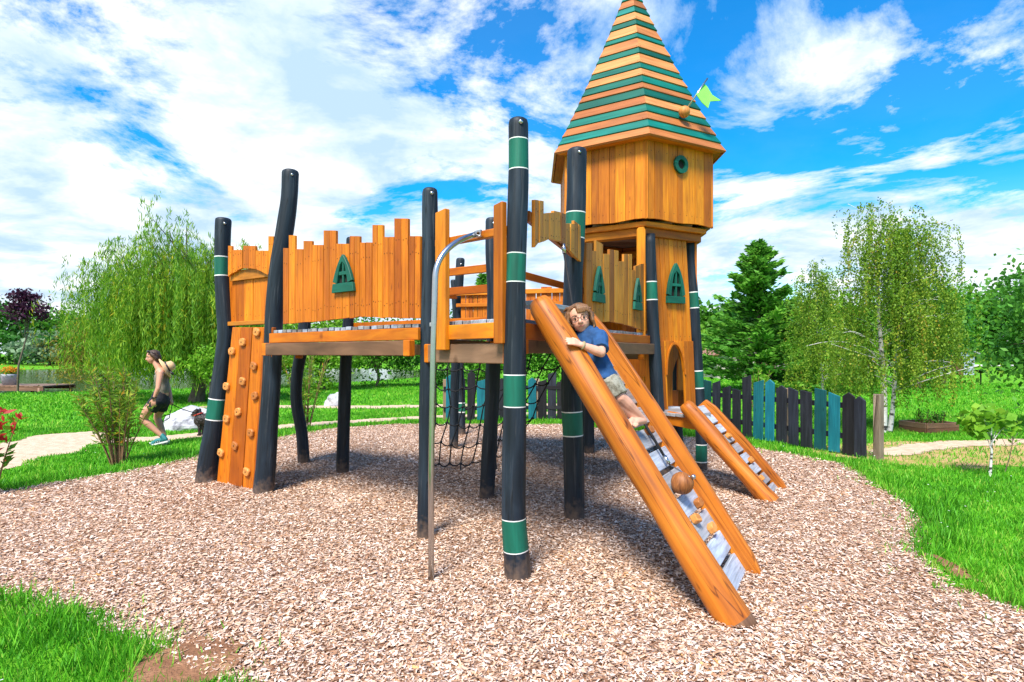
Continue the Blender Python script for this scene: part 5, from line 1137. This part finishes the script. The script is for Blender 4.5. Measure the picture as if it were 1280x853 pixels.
for v in (.2, 2.4, 4.6, 6.6, 8.4, 10.2, cum[-1]+.06):
    c, d = fpt(v); c = c if v < cum[-1] else FP[-1]+d*.09; n_ = V2(d.y, -d.x); mb = MB(); mb.box(c-n_*.06+UP*.46, UP, d, n_, 1.06, .11, .10); mb.build('post', ['rawpost'], fen, bevel=.008)
# raised bed with two plants, bowl, shed, house
bed = empty('raised_bed', (8.5, 11.7, 0), 'low brown timber raised bed on the lawn right of the birch', 'planter'); mb = MB()
for k in range(2):
    z = .055+k*.105
    for (a, b) in (((8.2, 11.4), (8.95, 11.55)), ((8.95, 11.55), (8.82, 12.15)), ((8.82, 12.15), (8.07, 12.0)), ((8.07, 12.0), (8.2, 11.4))): mb.bar(V2(*a, z), V2(*b, z), .045, .10)
mb.build('frame', ['beam'], bed, bevel=.005)
mb = MB(); mb.prism([(8.22, 11.42), (8.93, 11.56), (8.80, 12.13), (8.09, 11.99)], V2(0, 0, 0), V2(1, 0), V2(0, 1), UP, .02, .16); mb.build('soil', [soil], bed)
stem_shrub('herb_plant', 'left leafy herb growing in the timber raised bed', 8.35, 11.7, .45, 8, .12, 160, 'green', ll=.07, lw=.03, f0=.3); stem_shrub('herb_plant', 'right bushier herb growing in the timber raised bed', 8.72, 11.75, .40, 12, .17, 260, 'maple', ll=.07, lw=.03, f0=.3)
bb = empty('bird_bath', (23.6, 29, hz(23.6, 29)), 'black bowl on a thin stem standing on the far lawn', 'bird bath'); z = hz(23.6, 29); mb = MB(); mb.tube([(23.6, 29, z+.62), (23.6, 29, z+.70), (23.6, 29, z+.78), (23.6, 29, z+.74)], [.08, .22, .32, .28], 16); mb.build('bowl', ['dark'], bb); mb = MB(); mb.tube([(23.6, 29, z), (23.6, 29, z+.64)], .035, 8); mb.build('stem', ['dark'], bb)
M['plaster'] = plain('grey_plaster', (.42, .38, .34), .9); M['tile'] = wood('roof_tiles', (.22, .09, .06), (.34, .15, .10), (.42, .2, .14), along=3, across=3); M['shedwood'] = wood('grey_shed_boards', (.18, .18, .20), (.28, .28, .31), (.38, .38, .42), across=8)
def hut(name, label, x, y, w, dp, hw, hr, wm, rm, win=True):
    z0 = hz(x, y); rt = empty(name, (x, y, z0), label, 'house' if name == 'house' else 'shed'); c = V2(x, y, z0)
    mb = MB(); mb.prism([(-w/2, -.2), (w/2, -.2), (w/2, hw), (0, hr-.06), (-w/2, hw)], c, V2(1, 0), UP, V2(0, -1), -dp/2, dp/2); wl = mb.build('wall', [wm], rt)
    mb = MB()
    for s in (1, -1):
        e = V2(s*(w/2+.35), 0, hw-.35*(hr-hw)/(w/2)); r_ = V2(0, 0, hr); U = (e-r_); L_ = U.length; U.normalize(); V = V2(0, 1); N = U.cross(V); N = N if N.z > 0 else -N
        mb.prism([(0, -dp/2-.3), (L_, -dp/2-.3), (L_, dp/2+.3), (0, dp/2+.3)], c+r_, U, V, N, .0, .10)
    mb.build('roof', [rm], rt)
    if win:
        for k in (-.25, .25):
            mb = MB(); O = c+V2(k*w, -dp/2-.01, .7); mb.prism([(-.35, 0), (.35, 0), (.35, .8), (-.35, .8)], O, V2(1, 0), UP, V2(0, -1), 0, .04); f = mb.build('window', ['dark'], wl)
            mb = MB(); mb.prism([(-.42, -.07), (.42, -.07), (.42, 0), (-.42, 0)], O, V2(1, 0), UP, V2(0, -1), 0, .08); mb.build('sill', ['white'], f)
    mb = MB(); O = c+V2(0, -dp/2-.01, 0); mb.prism([(-.45, 0), (.45, 0), (.45, 1.9 if hw > 1.8 else 1.4), (-.45, 1.9 if hw > 1.8 else 1.4)], O, V2(1, 0), UP, V2(0, -1), 0, .04); mb.build('door', ['beam'], rt)
hut('house', 'low house with reddish tiled roof half hidden by the broad conifer', 16.2, 40, 6.4, 7, 1.5, 2.5, 'plaster', 'tile')
hut('shed', 'small grey board shed at the right edge of the birch crown', 33.0, 44, 2.6, 2.6, 1.6, 2.2, 'shedwood', 'shedwood', False)

# ------------------------------------------------------------------ light and camera
W = bpy.data.worlds.new('World'); bpy.context.scene.world = W; W.use_nodes = True; n = W.node_tree; bg = n.nodes['Background']
SUN = Vector((-.30, -.80, 1.22)).normalized()
sky = nd(n, 'ShaderNodeTexSky'); sky.sky_type = 'NISHITA'; sky.sun_disc = False
sky.sun_elevation = math.asin(SUN.z); sky.sun_rotation = math.atan2(SUN.x, SUN.y); sky.dust_density = .4; sky.air_density = 1.0; sky.ozone_density = 2.0
hs = nd(n, 'ShaderNodeHueSaturation'); hs.inputs['Saturation'].default_value = 1.65; hs.inputs['Value'].default_value = .82; n.links.new(sky.outputs[0], hs.inputs['Color'])
tc = nd(n, 'ShaderNodeTexCoord'); sx = nd(n, 'ShaderNodeSeparateXYZ'); n.links.new(tc.outputs['Generated'], sx.inputs[0])
def mth(op, a, b=None, clamp=False):
    x = n.nodes.new('ShaderNodeMath'); x.operation = op; x.use_clamp = clamp
    for i, v in enumerate((a, b)):
        if v is None: continue
        if isinstance(v, (int, float)): x.inputs[i].default_value = v
        else: n.links.new(v, x.inputs[i])
    return x.outputs[0]
zz = mth('ADD', mth('MAXIMUM', sx.outputs[2], 0.0), .16)
cb = nd(n, 'ShaderNodeCombineXYZ'); n.links.new(mth('DIVIDE', sx.outputs[0], zz), cb.inputs[0]); n.links.new(mth('DIVIDE', sx.outputs[1], zz), cb.inputs[1])
def cnoise(loc, scale, sc, det=9, rough=.6, dist=.3, rot=0):
    mp = nd(n, 'ShaderNodeMapping'); mp.inputs['Location'].default_value = loc; mp.inputs['Scale'].default_value = sc; mp.inputs['Rotation'].default_value = (0, 0, rot); n.links.new(cb.outputs[0], mp.inputs[0])
    nz = nd(n, 'ShaderNodeTexNoise', Scale=scale, Detail=float(det), Roughness=rough, Distortion=dist); n.links.new(mp.outputs[0], nz.inputs['Vector']); return nz.outputs[0]
c1 = cnoise((9.4, 7.3, 0), 1.25, (1, 1, 1), dist=.4, rough=.66)
c2 = cnoise((8.3, 2.2, 0), 1.6, (1, .8, 1), rough=.55, rot=R(35))
base = mth('ADD', mth('MULTIPLY', c1, .70), mth('MULTIPLY', c2, .30))
# more cloud towards the left and low over the horizon, a clear window high on the right
bias = mth('ADD', mth('MULTIPLY', sx.outputs[0], -.085), mth('MULTIPLY', mth('SUBTRACT', .40, sx.outputs[2]), .36))
cov = mth('ADD', base, bias)
r = ramp(n, [(.465, (.03,)*3), (.50, (.5,)*3), (.545, (1, 1, 1))]); n.links.new(cov, r.inputs[0])
c3 = cnoise((1.2, 5.5, 0), 2.1, (1, 1, 1), det=7)
r2 = ramp(n, [(.38, (1.8, 2.5, 3.4)), (.49, (2.7, 3.15, 3.6)), (.62, (4.1, 4.15, 4.2))]); n.links.new(c3, r2.inputs[0])
n.links.new(mixc(n, 'MIX', r.outputs[0], hs.outputs[0], r2.outputs[0]), bg.inputs['Color']); bg.inputs['Strength'].default_value = .15
L = bpy.data.lights.new('sun', 'SUN'); L.energy = 3.6; L.angle = R(18); L.color = (1, .95, .87); so = bpy.data.objects.new('sun', L); C.objects.link(so)
so.rotation_euler = (-SUN).to_track_quat('-Z', 'Y').to_euler(); so.location = (-6, -6, 14)
cam = bpy.data.cameras.new('camera'); cam.sensor_width = 36; cam.lens = 36*F/1280; cam.shift_y = (HZ-426.5)/1280; cam.clip_end = 3000
co = bpy.data.objects.new('camera', cam); C.objects.link(co); co.location = (0, 0, CAMH); co.rotation_euler = (R(90), 0, 0); bpy.context.scene.camera = co
vs = bpy.context.scene.view_settings; vs.view_transform = 'Standard'; vs.look = 'None'; vs.gamma = 1; vs.exposure = 1.15; vs.use_curve_mapping = False
bpy.context.scene.cycles.max_bounces = 6
